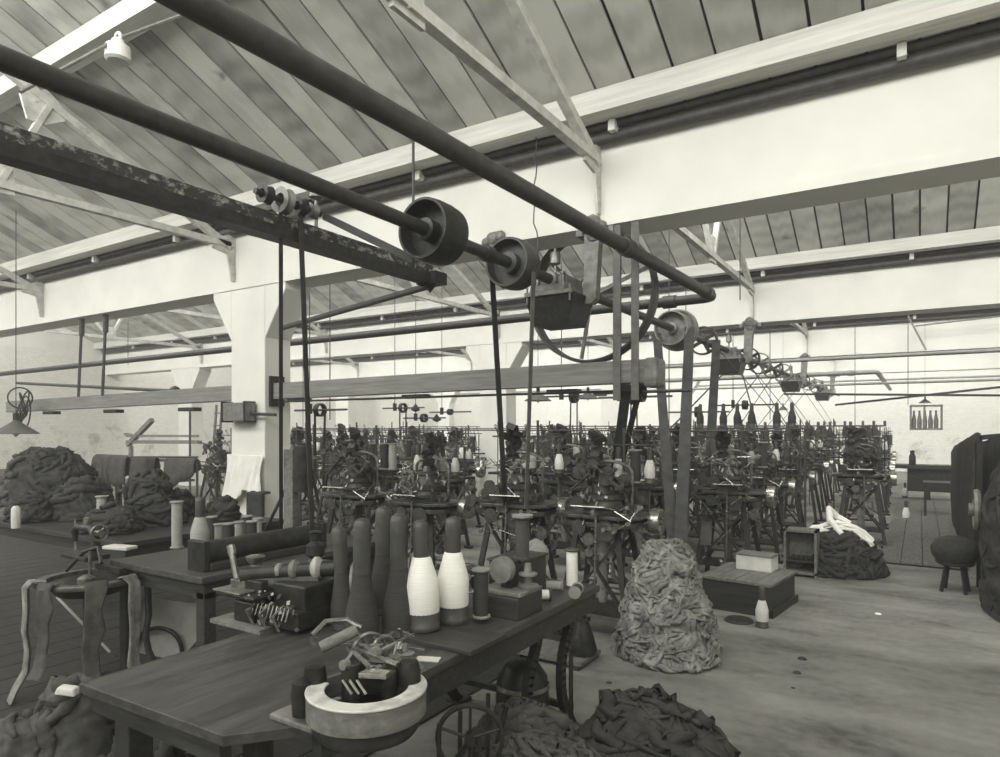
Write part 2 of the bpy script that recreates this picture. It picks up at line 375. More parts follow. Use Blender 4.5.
# roof trusses
def truss(X, g):
    t=thing('roof_truss',(X,g,3.8),'x','roof truss')
    def part(nm,mb): return mb.build(nm,M['paint_steel'],t,smooth=False)
    def ch(y): return ceilz(g+y,g)-.29-3.8   # local z of top chord
    m=MB(); m.bar((0,-.05,.05),(0,-5.7,.05),.075,.012).bar((.03,-.05,.08),(.03,-5.7,.08),.012,.07); part('bottom_chord',m)
    m=MB(); m.bar((0,-.08,ch(-.08)-.1),(0,-5.8,ch(-5.8)),.075,.012).bar((.03,-.08,ch(-.08)-.06),(.03,-5.8,ch(-5.8)+.04),.012,.07); part('top_chord',m)
    m=MB(); m.bar((0,-2.5,.05),(0,-2.05,ch(-2.05)),.07,.05); part('strut',m)
    m=MB(); m.bar((0,-2.5,.05),(0,-4.4,ch(-4.4)),.07,.05); part('strut',m)
    mt=Matrix(((0,0,1,0),(1,0,0,0),(0,1,0,0),(0,0,0,1)))
    m=MB(); m.prism([(-.28,.12),(-.005,.24),(-.005,-.36),(-.06,-.36),(-.12,-.04),(-.32,.0)],-.012,.012,mt)
    for p in ((-.06,.1),(-.12,.06),(-.05,-.02),(-.05,-.14),(-.05,-.25),(-.2,.06)): m.cyl((-.022,p[0],p[1]),(.022,p[0],p[1]),.012,n=8)
    part('gusset',m)
    c=ch(-2.05); m=MB(); m.prism([(-2.32,c-.02),(-2.26,c-.24),(-2.1,c-.24),(-1.93,c-.14),(-1.93,c-.02),(-2.1,c+.1)],-.015,.015,mt)
    for p in ((-2.2,c-.05),(-2.1,c-.12),(-2.0,c-.02),(-2.15,c+.04)): m.cyl((-.026,p[0],p[1]),(.026,p[0],p[1]),.015,n=8)
    part('gusset',m)
    m=MB(); m.prism([(-2.62,0),(-2.36,0),(-2.38,.34),(-2.58,.34)],-.015,.015,mt)
    for p in ((-2.55,.06),(-2.43,.06),(-2.52,.16),(-2.45,.26)): m.cyl((-.026,p[0],p[1]),(.026,p[0],p[1]),.015,n=8)
    part('gusset',m)
    return t
t0=None; TX_=[-2.28,-7.12,-12.0,-16.9,2.6]
nm={-2.28:'over the line shaft',-7.12:'above the column row',-12.0:'left of the column row',-16.9:'near the left wall',2.6:'over the right aisle'}
for gi,g in enumerate(GY[2:-1]):
    for X in TX_:
        if X>0 and gi==0: continue
        if t0 is None: t=t0=truss(X,g)
        else: t=dup(t0,(X,g,3.8))
        t['label']='white riveted steel roof truss %s, at the %s girder'%(nm[X],['nearest','second','third','fourth'][gi]); t['group']='steel roof trusses'
# ------------------------------------------------------------------ line shaft
SX,SZ=-2.63,2.9
def around(o,*a): pass
m=MB().cyl((0,-7.6,0),(0,27.6,0),.043,n=20)
sh=thing('line_shaft',(SX,.9,SZ),'long dark overhead line shaft running from upper left to the far end','shaft')
m.build('shaft',M['shaft'],sh)
for y in (3.05,9.1,15.1,21.2): MB().cyl((0,y,0),(0,y+.10,0),.06,n=16).build('collar',M['iron'],sh)
def pulley(loc, r, w, m_, label, spokes=4, hubr=.075, open_=True, conv=.02):
    t=thing('belt_pulley',loc,label,'pulley','belt pulleys on the line shaft')
    q=rotm(PI/2)
    prof=[(r-.016,-w/2),(r,-w/2),(r+conv*.4,-w*.2),(r+conv*.4,w*.2),(r,w/2),(r-.016,w/2),(r-.02,w*.2),(r-.02,-w*.2),(r-.016,-w/2)]
    MB().lathe(prof,(0,0,0),q,44,cap=False).build('rim',m_,t)
    MB().lathe([(.05,-w*.42),(hubr,-w*.40),(hubr,w*.4),(.05,w*.42)],(0,0,0),q,24).build('hub',m_,t)
    if spokes==0:
        mm=MB().lathe([(hubr*.8,-.012),(r-.015,-.012),(r-.015,.012),(hubr*.8,.012),(hubr*.8,-.012)],(0,0,0),q,36,cap=False); mm.build('web',m_,t)
    for k in range(spokes):
        a=2*PI*k/spokes+.5; p1=Vector((math.cos(a)*(r-.01),0,math.sin(a)*(r-.01)))
        MB().bar((0,0,0),p1,.05,.02,up=(0,1,0)).build('spoke',m_,t)
    return t
pulley((SX,3.38,SZ),.19,.24,M['iron'],'broad dark double pulley, nearest on the line shaft',0,.07)
pulley((SX,4.36,SZ),.185,.2,M['pipe'],'second dark pulley on the shaft, just before the oil trough',0,.08)
p=TX(673,337,SX); pulley((SX,p.y,SZ),.215,.2,M['iron_g'],'pale grey pulley on the shaft with belts falling to the cloth pile',0,.07)
pulley((SX,p.y+.18,SZ),.26,.1,M['iron_g'],'larger pale grey pulley set behind the smaller pale one',0,.1)
P3=p.y
p=TX(703,350,SX); pulley((SX,p.y,SZ),.2,.09,M['iron'],'open spoked pulley just before the second hanger box',4,.05); P4=p.y
for i,y in enumerate((12.6,13.6,15.0,16.2,19.0,20.3,22.0,25.2)):
    pulley((SX,y,SZ),.2,.13,M['iron_g'] if i%2 else M['iron'],'%s small far belt pulley on the shaft beyond the second hanger'%ordn(i),4,.05)
# big wheel
bw=thing('band_wheel',(SX,5.80,SZ),'very large thin-rimmed band wheel behind the oil trough','wheel')
MB().lathe([(.61,-.075),(.632,-.078),(.64,0),(.632,.078),(.61,.075),(.605,0),(.61,-.075)],(0,0,0),rotm(PI/2),72,cap=False).build('rim',M['pipe'],bw)
for k in range(3):
    a=k*2*PI/3+.35; MB().bar((0,0,0),(math.cos(a)*.6,0,math.sin(a)*.6),.035,.015,up=(0,1,0)).build('spoke',M['iron_g'],bw)
MB().lathe([(.045,-.06),(.08,-.05),(.08,.05),(.045,.06)],(0,0,0),rotm(PI/2),20).build('hub',M['iron'],bw)
# hangers with oil troughs
def hanger(g,label):
    t=thing('shaft_hanger',(SX,g+.02,SOF),label,'shaft hanger','shaft hangers under the girders')
    dz=SZ-SOF
    m=MB(); ox=.30
    for (x,y,z,r) in ((ox,.0,.02,.085),(ox-.07,.03,.0,.06),(ox+.07,.02,-.01,.06),(ox,.05,-.06,.08)):
        m.lathe([(0.001,-r),(r*.7,-r*.7),(r,0),(r*.75,r*.6),(.001,r)],(x,y-.06,z),None,10)
    m.box((ox,.1,-.03),(.34,.26,.05)); m.build('clamp_head',M['iron_g'],t)
    mt=Matrix(((1,0,0,0),(0,0,1,0),(0,1,0,0),(0,0,0,1)))
    m=MB(); m.prism([(ox-.09,-.04),(ox+.10,-.04),(ox+.05,-.14),(ox+.02,dz-.16),(ox-.02,dz-.2),(.02,dz-.2),(-.06,dz-.14),(.06,dz-.12),(ox-.1,dz-.09),(ox-.085,-.14)][::-1],-.045,.045,mt); m.build('bracket_arm',M['iron_g'],t,bevel=.006)
    m=MB(); m.cyl((0,-.28,dz),(0,.12,dz),.068,n=18).box((0,-.08,dz-.075),(.3,.42,.05)).box((-.1,-.08,dz-.02),(.08,.3,.1)).box((.1,-.08,dz-.02),(.08,.3,.1)); be=m.build('bearing',M['iron_g'],t,bevel=.006)
    m=MB()
    for sx in (-.12,.12):
        for sy in (-.25,.1): m.cyl((sx,sy,dz-.12),(sx,sy,dz+.04),.013,n=8).cyl((sx,sy,dz+.03),(sx,sy,dz+.05),.024,n=6)
    m.build('bolts',M['steel_m'],t)
    m=MB(); # trough open box tapering down
    x,y=.235,.2; bx,by=.17,.16; zt,zb=dz-.13,dz-.38
    mm=[]
    for (a,b,z) in ((x,y,zt),(bx,by,zb)): mm.append([m.bm.verts.new((sx*a,-.08+sy*b,z)) for sx,sy in ((-1,-1),(1,-1),(1,1),(-1,1))])
    m.bm.faces.new(mm[1][::-1])
    for i in range(4): m.bm.faces.new((mm[0][i],mm[0][(i+1)%4],mm[1][(i+1)%4],mm[1][i]))
    ot=o=m.build('oil_trough',M['iron'],t,smooth=False); sd=o.modifiers.new('s','SOLIDIFY'); sd.thickness=.012
    m=MB(); m.box((0,-.29,dz-.12),(.44,.03,.035)).box((0,.13,dz-.12),(.44,.03,.035)); 
    for sx in (-.19,.19): m.box((sx,-.08,dz-.115),(.03,.42,.03))
    for sx in (-.2,.2): m.cyl((sx,-.29,dz-.2),(sx,-.29,dz-.06),.01,n=6)
    m.build('trough_rail',M['pipe_l'],ot,smooth=False)
    m=MB(); m.cyl((-.0,-.16,dz+.06),(0,-.16,dz+.14),.012,n=8).lathe([(.012,.13),(.045,.15),(.045,.23),(.04,.245),(.015,.25),(.012,.28),(.001,.285)],(0,-.16,dz),None,16); m.build('oil_cup',M['steel_m'],be)
    return t
h0=hanger(GY[2],'iron shaft hanger with wooden oil trough and oil cup, at the nearest girder')
for i,g in enumerate(GY[3:-1]): dup(h0,(SX,g+.02,SOF),label='shaft hanger with dark oil trough at the %s girder'%['second','third','fourth'][i])
kn=thing('clamp_bracket',TY(495,240,5.2)+Vector((0,-.02,0)),'rough grey clamp bolted low on the nearest girder, left of the big hanger','clamp')
m=MB()
for (x,z,r) in ((0,0,.075),(-.08,-.02,.05),(.07,.02,.055),(0,-.09,.06)): m.lathe([(.001,-r),(r*.7,-r*.7),(r,0),(r*.7,r*.7),(.001,r)],(x,-.0,z),rotm(PI/2),10)
m.box((0,.1,-.03),(.2,.2,.12)); m.build('clamp',M['iron_g'],kn)
# ------------------------------------------------------------------ steam pipes
def pipe(name,pts,r,m_,label,cat='pipe',joints=(),group=None,n=14):
    P=[Vector(p) for p in pts]; o=P[0].copy(); t=thing(name,o,label,cat,group)
    # rounded corners
    out=[P[0]]
    for i in range(1,len(P)-1):
        a,b,c=P[i-1],P[i],P[i+1]; rr=min(.14,(b-a).length*.4,(c-b).length*.4)
        p0=b+(a-b).normalized()*rr; p1=b+(c-b).normalized()*rr
        for q in range(7):
            u=q/6; out.append((1-u)**2*p0+2*u*(1-u)*b+u*u*p1)
    out.append(P[-1])
    MB().tube([p-o for p in out],r,n).build('pipe',m_,t)
    for j in joints:
        jj=Vector(j[0])-o; dv=Vector(j[1]).normalized(); MB().cyl(jj-dv*.07,jj+dv*.07,r*1.3,n=n).build('coupling',m_,t)
    return t
EB=Vector((-1.865,7.26,3.05))
e0=Vector((-2.24,-6.7,3.05))
pipe('steam_pipe',[e0,EB,(-21.9,7.26,2.95)],.054,M['pipe'],'thick dark steam pipe running overhead and turning left at an elbow',joints=[((-1.925,4.9,3.05),(.028,1,0)),((-1.87,7.0,3.05),(0,1,0)),((-2.35,7.26,3.047),(1,0,0))])
EB2=TY(877,372,19.7)
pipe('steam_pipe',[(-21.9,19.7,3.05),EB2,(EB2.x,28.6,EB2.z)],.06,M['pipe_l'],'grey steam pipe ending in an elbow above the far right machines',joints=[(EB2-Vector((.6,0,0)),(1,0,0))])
for i,(Y,z,l) in enumerate(((13.9,2.95,'thin pipe crossing the bay beyond the second girder'),(20.6,2.85,'thin pipe crossing the bay beyond the third girder'),(26.3,3.3,'thin pipe crossing the bay beyond the fourth girder'))):
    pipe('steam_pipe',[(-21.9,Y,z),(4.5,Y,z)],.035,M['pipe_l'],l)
# flaky lower beam (upper left), braces
t=thing('support_beam',(-3.6,.9,2.99),'dark overhead beam with flaking pale paint ending left of the first pulley','beam')
m=MB(); m.b2((-.05,-7.6,-.02),(.05,3.66,.062)); m.build('beam',M['flaky'],t,smooth=False,bevel=.008)
m=MB(); m.b2((-.065,-7.6,-.095),(.065,3.70,-.02)); m.build('bottom_flange',M['iron'],t,smooth=False)
m=MB(); m.b2((-.09,3.60,-.1),(.12,3.76,.0)).lathe([(.07,-.1),(.001,-.17)],(0,3.68,0),rotm(),4); m.build('end_plate',M['iron'],t,smooth=False)
m=MB()
for y in (3.45,): m.cyl((0,y,.08),(0,y,1.3 if y<3 else 1.15),.012,n=8)
m.build('hanger_rod',M['pipe'],t)
# small rollers on it
rl=thing('guide_pulley_set',(-3.55,.9+1.66,3.10),'set of small guide pulleys on top of the flaking beam','pulley')
# location refine: the rollers seen at (290,218)
q=TX(290,225,-3.55); rl.location=(-3.55,q.y,3.115)
for i,(dy,r) in enumerate(((-.22,.06),(-.08,.085),(.06,.06),(.16,.05))):
    MB().lathe([(r*.5,-.03),(r,-.03),(r*.85,0),(r,.03),(r*.5,.03),(r*.5,-.03)],(.03,dy,.02),rotm(PI/2),20,cap=False).build('roller',M['iron_g'] if i%2 else M['iron'],rl)
MB().cyl((.03,-.3,.02),(.03,.24,.02),.02,n=8).build('axle',M['iron'],rl)
MB().lathe([(.012,-.1),(.012,.08),(.05,.1),(.05,.13),(.035,.17),(.001,.18)],(.03,.2,.02),None,12).build('oil_cup',M['steel_m'],rl)
RY=q.y
def belt(pts,w,label,m_='belt',up=(0,1,0),name='drive_belt',th=.006,cat='belt',group='leather drive belts'):
    P=[Vector(p) for p in pts]; o=P[-1].copy(); mb=MB()
    for a,b in zip(P,P[1:]): mb.bar(a-o,b-o,w,th,up=up) if False else None
    t=None; ups=Vector(up)
    prev=None
    for i,p in enumerate(P):
        d=(P[min(i+1,len(P)-1)]-P[max(i-1,0)]).normalized(); a=(ups-d*ups.dot(d)); a=a.normalized() if a.length>1e-4 else Vector((1,0,0)); b=a.cross(d)
        cur=[mb.bm.verts.new(p-o+a*u*w/2+b*v*th/2) for u,v in ((-1,-1),(1,-1),(1,1),(-1,1))]
        if prev:
            for k in range(4): mb.bm.faces.new((prev[k],prev[(k+1)%4],cur[(k+1)%4],cur[k]))
        else: mb.bm.faces.new(cur[::-1])
        prev=cur
    mb.bm.faces.new(prev)
    ob=mb.build(name,M[m_],None,smooth=False,loc=o); tag(ob,label,cat,group); return ob
# twin cords from guide pulleys to the bench machine
b1=TZ(281,545,.80); b2=TZ(313,556,.80)
belt([(-3.52,RY-.1,3.1),b1+Vector((0,0,.02))],.03,'narrow belt hanging from guide pulleys, left of the pair')
belt([(-3.52,RY+.06,3.1),b2+Vector((0,0,.02))],.04,'narrow belt hanging from guide pulleys, right of the pair')
belt([(-3.5,RY+.25,3.12),(-2.75,3.32,2.73)],.05,'slanting belt between guide pulleys and nearest shaft pulley',up=(0,0,1))
t=pipe('brace_rod',[(-6.4,5.3,2.83),(-3.6,4.56,2.88)],.03,M['pipe'],'dark round brace rod from column haunch to flaking beam')
# belts of the line shaft
belt([(SX-.19,4.36,SZ-.03),(-2.92,4.72,1.0)],.07,'long belt falling from the second shaft pulley, left strand','belt')
belt([(SX+.185,4.36,SZ-.0),(-2.72,4.72,1.0)],.055,'long pale belt falling from the second shaft pulley, right strand','belt_l')
lp=Vector((-1.93,6.25,.42))
belt([(SX-.21,P3,SZ-.02),(lp.x-.05,lp.y,lp.z)],.105,'wide dark belt behind the cloth pile, left strand',up=(1,.3,0))
belt([(SX+.21,P3,SZ),(lp.x+.03,lp.y-.1,lp.z)],.115,'wide dark belt behind the cloth pile, right strand',up=(1,.3,0))
belt([(SX-.19,P4,SZ),(-2.12,7.0,.5)],.11,'belt falling from the open spoked pulley, left strand',up=(1,.3,0))
belt([(SX+.19,P4,SZ),(-1.86,6.9,.45)],.11,'belt falling from the open spoked pulley, right strand',up=(1,.3,0))
for i,(y,x2,y2) in enumerate(((12.6,-4.1,10.9),(13.6,-1.7,13.2),(15.0,-4.2,14.9),(16.2,-1.9,16.6),(16.3,-4.0,16.2),(19.0,-4.2,19.0),(20.3,-4.2,20.3),(22.0,-4.2,22.0),(12.7,-2.0,11.0))):
    belt([(SX-.19,y,SZ),(x2,y2,1.05)],.07,'slanting far belt from the line shaft, %s towards the far wall'%ordn(i))
for i,y in enumerate((10.2,12.0,14.0,17.6,19.6)):
    belt([(SX+.05,y,SZ-.04),(-1.2-.1*i,y+.3,1.1)],.05,'steep thin far belt on the aisle side of the shaft, %s from the second hanger'%ordn(i))
belt([TY(627,384,5.25),TY(616,468,5.6)],.085,'dark belt dropping below the beam end towards the machines, left of two',up=(1,.2,0))
belt([TY(641,384,5.25),TY(622,462,5.7)],.05,'dark belt dropping below the beam end towards the machines, right of two',up=(1,.2,0))
# crossed belt
Yc=17.0
a0=TY(784,394,Yc);a1=TY(1010,395.5,Yc); b0=TY(835,405,Yc+.2); b1_=TY(1010,386,Yc+.2)
belt([a0,a1],.09,'long crossed belt at far right, strand lying level',up=(0,1,.6)); belt([b0,b1_],.09,'long crossed belt at far right, strand rising to the right',up=(0,1,.6))
# ------------------------------------------------------------------ wooden girts at column line
def girt(p0,p1,hh,label,cap=False):
    p0=Vector(p0);p1=Vector(p1); t=thing('timber_beam',p0,label,'beam'); d=p1-p0
    MB().bar((0,0,0),d,.13,hh).build('timber',M['wood_l'],t,smooth=False,bevel=.006)
    return t,d
t,d=girt((-6.6,5.36,2.09),(-1.80,5.30,2.12),.19,'heavy pale timber beam spanning from the column to the two straps')
MB().box((-.03,0,.0)+0*Vector() if False else (.02,0,0),(.10,.2,.36)).build('end_block',M['iron'],t,smooth=False)
MB().box(d+Vector((-.04,0,-.02)),(.12,.24,.24)).build('end_cap',M['iron_g'],t,smooth=False,bevel=.03)
m=MB(); m.cyl((.2,-.1,-.13),(4.6,-.1,-.13),.012,n=6)
for x in (.45,2.2,3.9): m.box((x,0,-.115),(.3 if x<4 else .1,.1,.04))
m.build('shifter_rail',M['iron'],t)
t,d=girt((-13.6,5.36,2.02),(-7.25,5.36,2.09),.19,'pale timber beam running left from the column')
m=MB()
for x in (1.5,3.4,5.3): m.box((x,0,-.12),(.35,.12,.05))
m.build('packing_block',M['iron'],t,smooth=False)
for i,(px,l) in enumerate(((622,'left of the two straps carrying the beam end'),(640,'right of the two straps carrying the beam end'))):
    p=TY(px,300,5.33); t=thing('hanger_strap',(p.x,5.33+.0,2.22),l.replace('left of','left one of').replace('right of','right one of'),'strap','straps holding the beam end')
    MB().b2((-.03,-.125,-.34),(.035,-.115,1.125)).build('strap',M['belt_l'],t,smooth=False)
for px,l in ((86,'left'),(110,'right')):
    p=TY(px,330,5.36); t=thing('hanger_rod',(p.x,5.33,2.13),'dark hanger rod on the left timber beam, %s of the two'%l,'rod','hanger rods of left beam')
    MB().cyl((0,-.08,-.0),(0,-.03,1.215),.022,n=8).build('rod',M['pipe'],t); MB().cyl((0,-.035,.95),(0,-.03,1.215),.04,n=8).build('socket',M['pipe'],t)
# switch boxes on the column
t=thing('switch_box',(-7.03,5.1,2.0),'grey switch box fixed across the front of the column','switch box')
p=TY(238,412,5.1); t.location=p
MB().box((0,0,0),(.46,.14,.22)).build('box',M['iron_g'],t,smooth=False,bevel=.01)
for sx in (-.21,.21):
    MB().box((sx,-.0,0),(.03,.16,.25)).build('flange',M['iron'],t,smooth=False,bevel=.004)
MB().cyl((.2,0,-.02),(.62,.05,-.04),.018,n=8).build('link_rod',M['iron'],t)
# shaft stub left
a=TY(17,383,6.4);b=TY(175,391,6.4)
t=pipe('countershaft',[a,b],.03,M['pipe'],'thin countershaft with end knob left of the column'); MB().lathe([(.001,-.08),(.07,-.05),(.085,0),(.07,.05),(.001,.08)],Vector(b)-Vector(a),rotm(0,PI/2),14).build('end_knob',M['iron'],t)
# cable tangle on far left
t=thing('cable_loops',TY(22,408,5.0),'tangle of dark looped cable at the left edge above the lamp shade','cable')
m=MB()
for i in range(6): m.ring((R.uniform(-.1,.1),R.uniform(-.05,.05),R.uniform(-.25,.25)),R.uniform(.12,.3),.012,'Y',24,5,rot=rotm(R.uniform(-.4,.4),0,R.uniform(-1,1)))
m.build('loops',M['iron'],t)
# porcelain insulator
c=TX(118,50,-4.2)
t=thing('insulator',c,'white porcelain insulator on a cable at top left','insulator')
MB().lathe([(.001,.06),(.035,.06),(.04,.04),(.07,.02),(.075,-.06),(.06,-.075),(.001,-.075)],(0,0,0),None,20).build('body',M['porcelain'],t)
MB().ring((0,0,.075),.03,.01,'Y',14,6).build('hook',M['porcelain'],t)
p1=TX(182,15,-4.2)-c; p2=TX(20,92,-4.2)-c; MB().tube([p2,(0,0,.07),p1],.012,6).build('cable',M['pipe_l'],t)
t.location.z += 0
# thin vertical wires
for i,(px,y0,y1,Y,l) in enumerate(((536,130,260,5.0,'kinked wire hanging in front of the nearest girder'),(306,290,420,6.5,'thin vertical rod right of the column'),(330,290,420,6.5,'thin vertical rod further right of the column'),(128,320,365,7.9,'thin rod above the long pipe at left'),(669,230,430,9.5,'thin rod right of the beam end'),(770,340,420,14,'thin rod above the far machines left'),(855,300,430,16,'thin rod above the far machines right'),(908,340,405,17,'left wire carrying the hanging rack'),(740,250,300,10.0,'short drop rod under the second roof bay'))):
    a=TY(px,y0,Y); b=TY(px,y1,Y); top=Vector((a.x,Y,min(a.z,4.0))) 
    P=[Vector((0,0,(roofz(Y) if i in (1,2,4,5,6,7,8) else a.z)-b.z)),Vector((0,0,0))]
    if i==0: P=[Vector((R.uniform(-.03,.03),0,(a.z-b.z)*(1-q/14))) for q in range(15)]
    o=MB().tube(P,.008 if i else .006,5).build('wire',M['pipe'],None,loc=b); tag(o,l,'wire')
# brace rod at right
a=TY(908,316,16.9);b=TY(926,350,16.9)
o=MB().tube([Vector((0,0,0)),b-a],.02,6).build('brace_rod',M['pipe_l'],None,loc=a); tag(o,'short slanting rod under the third girder at right','rod')
a=TY(915,326,16.9);b=TY(1003,316,16.9)
o=MB().tube([Vector((0,0,0)),b-a],.018,6).build('brace_rod',M['pipe_l'],None,loc=a); tag(o,'long rod rising right from the slanting rod','rod')
# ------------------------------------------------------------------ yarn bottles and spools
def bottle(kind, h=.46, lean=0):
    t=thing('yarn_bobbin',(0,0,0),'x','bobbin')
    s=h/.46
    ym={'white':'yarn_w','dark':'yarn_d','grey':'yarn_g','pale':'yarn_l'}[kind]
    MB().lathe([(.066*s,0),(.070*s,.006*s),(.070*s,.022*s),(.066*s,.028*s),(.067*s,.08*s),(.062*s,.085*s)],(0,0,0),None,22).build('base',M['cone_d'],t)
    MB().lathe([(.066*s,.07*s),(.069*s,.078*s),(.0705*s,.19*s),(.064*s,.215*s),(.040*s,.30*s),(.036*s,.305*s)],(0,0,0),None,24).build('yarn',M[ym],t)
    MB().lathe([(.034*s,.29*s),(.0345*s,.36*s),(.035*s,.43*s),(.031*s,.447*s),(.018*s,.458*s),(.001,.46*s)],(0,0,0),None,20).build('neck',M['cone_d'],t)
    return t
def dark_bottle():
    t=thing('yarn_bobbin',(0,0,0),'x','bobbin')
    MB().lathe([(.066,0),(.071,.006),(.070,.03)],(0,0,0),None,22).build('base',M['cone_d'],t)
    MB().lathe([(.066,.025),(.069,.06),(.064,.12),(.048,.19),(.039,.24),(.036,.27)],(0,0,0),None,24).build('yarn',M['yarn_d'],t)
    MB().lathe([(.035,.265),(.036,.40),(.0355,.46),(.030,.478),(.016,.488),(.001,.49)],(0,0,0),None,20).build('neck',M['cone_d'],t)
    return t
def spool(kind,h=.22,r=.04):
    t=thing('yarn_spool',(0,0,0),'x','spool')
    ym={'white':'yarn_w','dark':'yarn_d','grey':'yarn_g','pale':'yarn_l'}[kind]
    for z in (0,h-.012): MB().lathe([(r,z),(r+.003,z+.006),(r,z+.012)],(0,0,0),None,18).build('flange',M['wood_l'] if kind!='white' else M['cone_d'],t)
    MB().lathe([(r*.8,.012),(r*.82,h*.5),(r*.8,h-.012)],(0,0,0),None,18).build('yarn',M[ym],t)
    return t
PB={k:bottle(k) for k in ('white','dark','grey','pale')}
PBs={k:bottle(k,.27) for k in ('white','dark','grey','pale')}
PS={k:spool(k) for k in ('dark','grey','white')}
PD=dark_bottle()
USED=set()
def place(src,loc,label,group=None,rz=0,rot=None,scale=None):
    if src.name in USED:
        o=dup(src,loc,label=label); 
    else:
        USED.add(src.name); o=src; o.location=loc; o['label']=label
    if group: o['group']=group
    o.rotation_euler = rot if rot is not None else (0,0,rz)
    if scale: o.scale=(scale,)*3
    return o
# ------------------------------------------------------------------ foreground workbench
TZT=.78
t=thing('workbench',(-1.96,2.32,0),'long oily wooden workbench in the foreground with cut corner and iron legs','bench')
bx0,bx1,by0,by1=-.47,.46,-1.16,1.10
m=MB(); m.prism([(bx0,by0),(bx1-.17,by0+.02),(bx1,by0+.22),(bx1,by1),(bx0,by1)],TZT-.035,TZT); m.build('top',M['wood_t'],t,smooth=False,bevel=.004)
m=MB(); m.b2((bx1-.05,by0+.24,TZT-.13),(bx1-.012,by1-.03,TZT-.035)); m.build('apron',M['wood_d'],t,smooth=False)
m=MB(); m.b2((bx0+.03,by0+.03,TZT-.10),(bx1-.2,by0+.07,TZT-.035)); m.build('apron',M['wood_d'],t,smooth=False)
def ironleg(x,y,sgn,par):
    m=MB(); pts=[Vector((x,y-.02,TZT-.07)),Vector((x,y-.05*sgn,.60)),Vector((x,y-.13*sgn,.44)),Vector((x,y-.12*sgn,.25)),Vector((x,y-.0*sgn,.06)),Vector((x,y+.05*sgn,.012))]
    P=[]
    for i in range(len(pts)-1):
        p0=pts[max(i-1,0)];p1=pts[i];p2=pts[i+1];p3=pts[min(i+2,len(pts)-1)]
        for q in range(5):
            u=q/5; P.append(.5*((2*p1)+(-p0+p2)*u+(2*p0-5*p1+4*p2-p3)*u*u+(-p0+3*p1-3*p2+p3)*u**3))
    P.append(pts[-1])
    for a,b in zip(P,P[1:]): m.bar(a,b+(b-a)*.3,.035,.05,up=(0,1,0))
    m.box((x,y+.05*sgn,.012),(.10,.12,.024)); return m.build('leg',M['iron'],par)
for x,y,sg in ((bx1-.07,by1-.2,1),(bx1-.07,by1-.55,1),(bx0+.08,by1-.2,1)): ironleg(x,y,sg,t)
m=MB(); m.box((bx0+.09,by0+.14,(TZT-.035)/2),(.09,.09,TZT-.035),taper=1.0); m.build('leg',M['wood_d'],t,smooth=False,bevel=.006)
m=MB(); m.box((bx1-.30,by0+.24,(TZT-.035)/2),(.07,.07,TZT-.035)); m.build('leg',M['wood_d'],t,smooth=False,bevel=.006)
m=MB(); m.bar((bx1-.07,by1-.2,.16),(bx0+.08,by1-.2,.16),.03,.03); m.build('stretcher',M['iron'],t)
TT=TZT
# bottles on bench
L=lambda px,py:TZ(px,py,TT)
def put(src,px,py,label,grp='bobbins on the workbench',**k): p=L(px,py); p.z+=k.pop('dz',0); return place(src,p,label,grp,**k)
t=thing('bobbin_board',L(455,640),'thin dark board under the two white bobbins','board')
m=MB().box((0,0,.01),(.34,.26,.02)); m.build('board',M['wood_d'],t,smooth=False,bevel=.003)
put(PB['white'],424,634,'white yarn bobbin with dark neck and base, left of the white pair',dz=.021,rot=(0,math.radians(-2.5),.0))
put(PB['white'],453,626,'white yarn bobbin with dark neck and base, right of the white pair',dz=.021)
put(PD,362,640,'large all-dark yarn bobbin nearest the winding machine',scale=1.02)
put(PD,399,634,'large all-dark yarn bobbin touching the left white bobbin',scale=1.04)
put(PD,383,612,'dark yarn bobbin standing behind the front dark pair')
put(PD,346,628,'dark leaning yarn bobbin beside the hand wheel',rot=(0,math.radians(-6),0),scale=.9)
put(PS['grey'] if False else PS['dark'],481,622,'dark yarn spool with pale flanges beside the right white bobbin',dz=.021)
# winding/sewing machine at left of bench
c=L(250,640); c.x+=0
t=thing('looping_machine',TZ(275,622,TT),'black winding machine with row of round knobs on a small board, left on bench','machine')
mb=MB().b2((-.24,-.16,0),(.10,.14,.018)); mb.build('board',M['wood_m'],t,smooth=False)
mb=MB().b2((-.11,-.09,.018),(.02,.06,.2)).b2((.06,-.06,.09),(.26,.16,.2)).b2((-.13,-.12,.018),(.0,.02,.11)).b2((-.20,-.16,.13),(.06,.08,.15)).b2((.0,-.10,.018),(.26,.16,.10)); mb.build('body',M['iron'],t,smooth=False,bevel=.008)
mb=MB().b2((-.21,-.17,.15),(-.02,-.02,.158)).b2((-.18,-.1,.158),(-.08,-.03,.19)); mb.build('stage_plate',M['steel_m'],t,smooth=False,bevel=.003)
mb=MB().cyl((-.12,-.08,.21),(.26,.12,.25),.035,n=16).cyl((-.06,-.05,.17),(.2,.09,.19),.045,n=12); mb.build('barrel',M['iron'],t)
dirx=Vector((.38,.2,.04)).normalized()
for k,(u,r,mm) in enumerate(((.15,.036,'iron_g'),(.21,.046,'wood_m'),(.30,.052,'card'))):
    o=Vector((-.12,-.08,.215))+dirx*u*1.15; mb=MB().lathe([(.001,-.03),(r*.6,-.025),(r,-.008),(r,.008),(r*.6,.025),(.001,.03)],o,dirx.to_track_quat('Z','Y').to_matrix().to_4x4(),20); mb.build('knob',M[mm],t)
mb=MB().wheel((.34,.17,.19),.085,.012,5,rot=dirx.to_track_quat('Z','Y').to_matrix().to_4x4()); mb.build('hand_wheel',M['iron_g'],t)
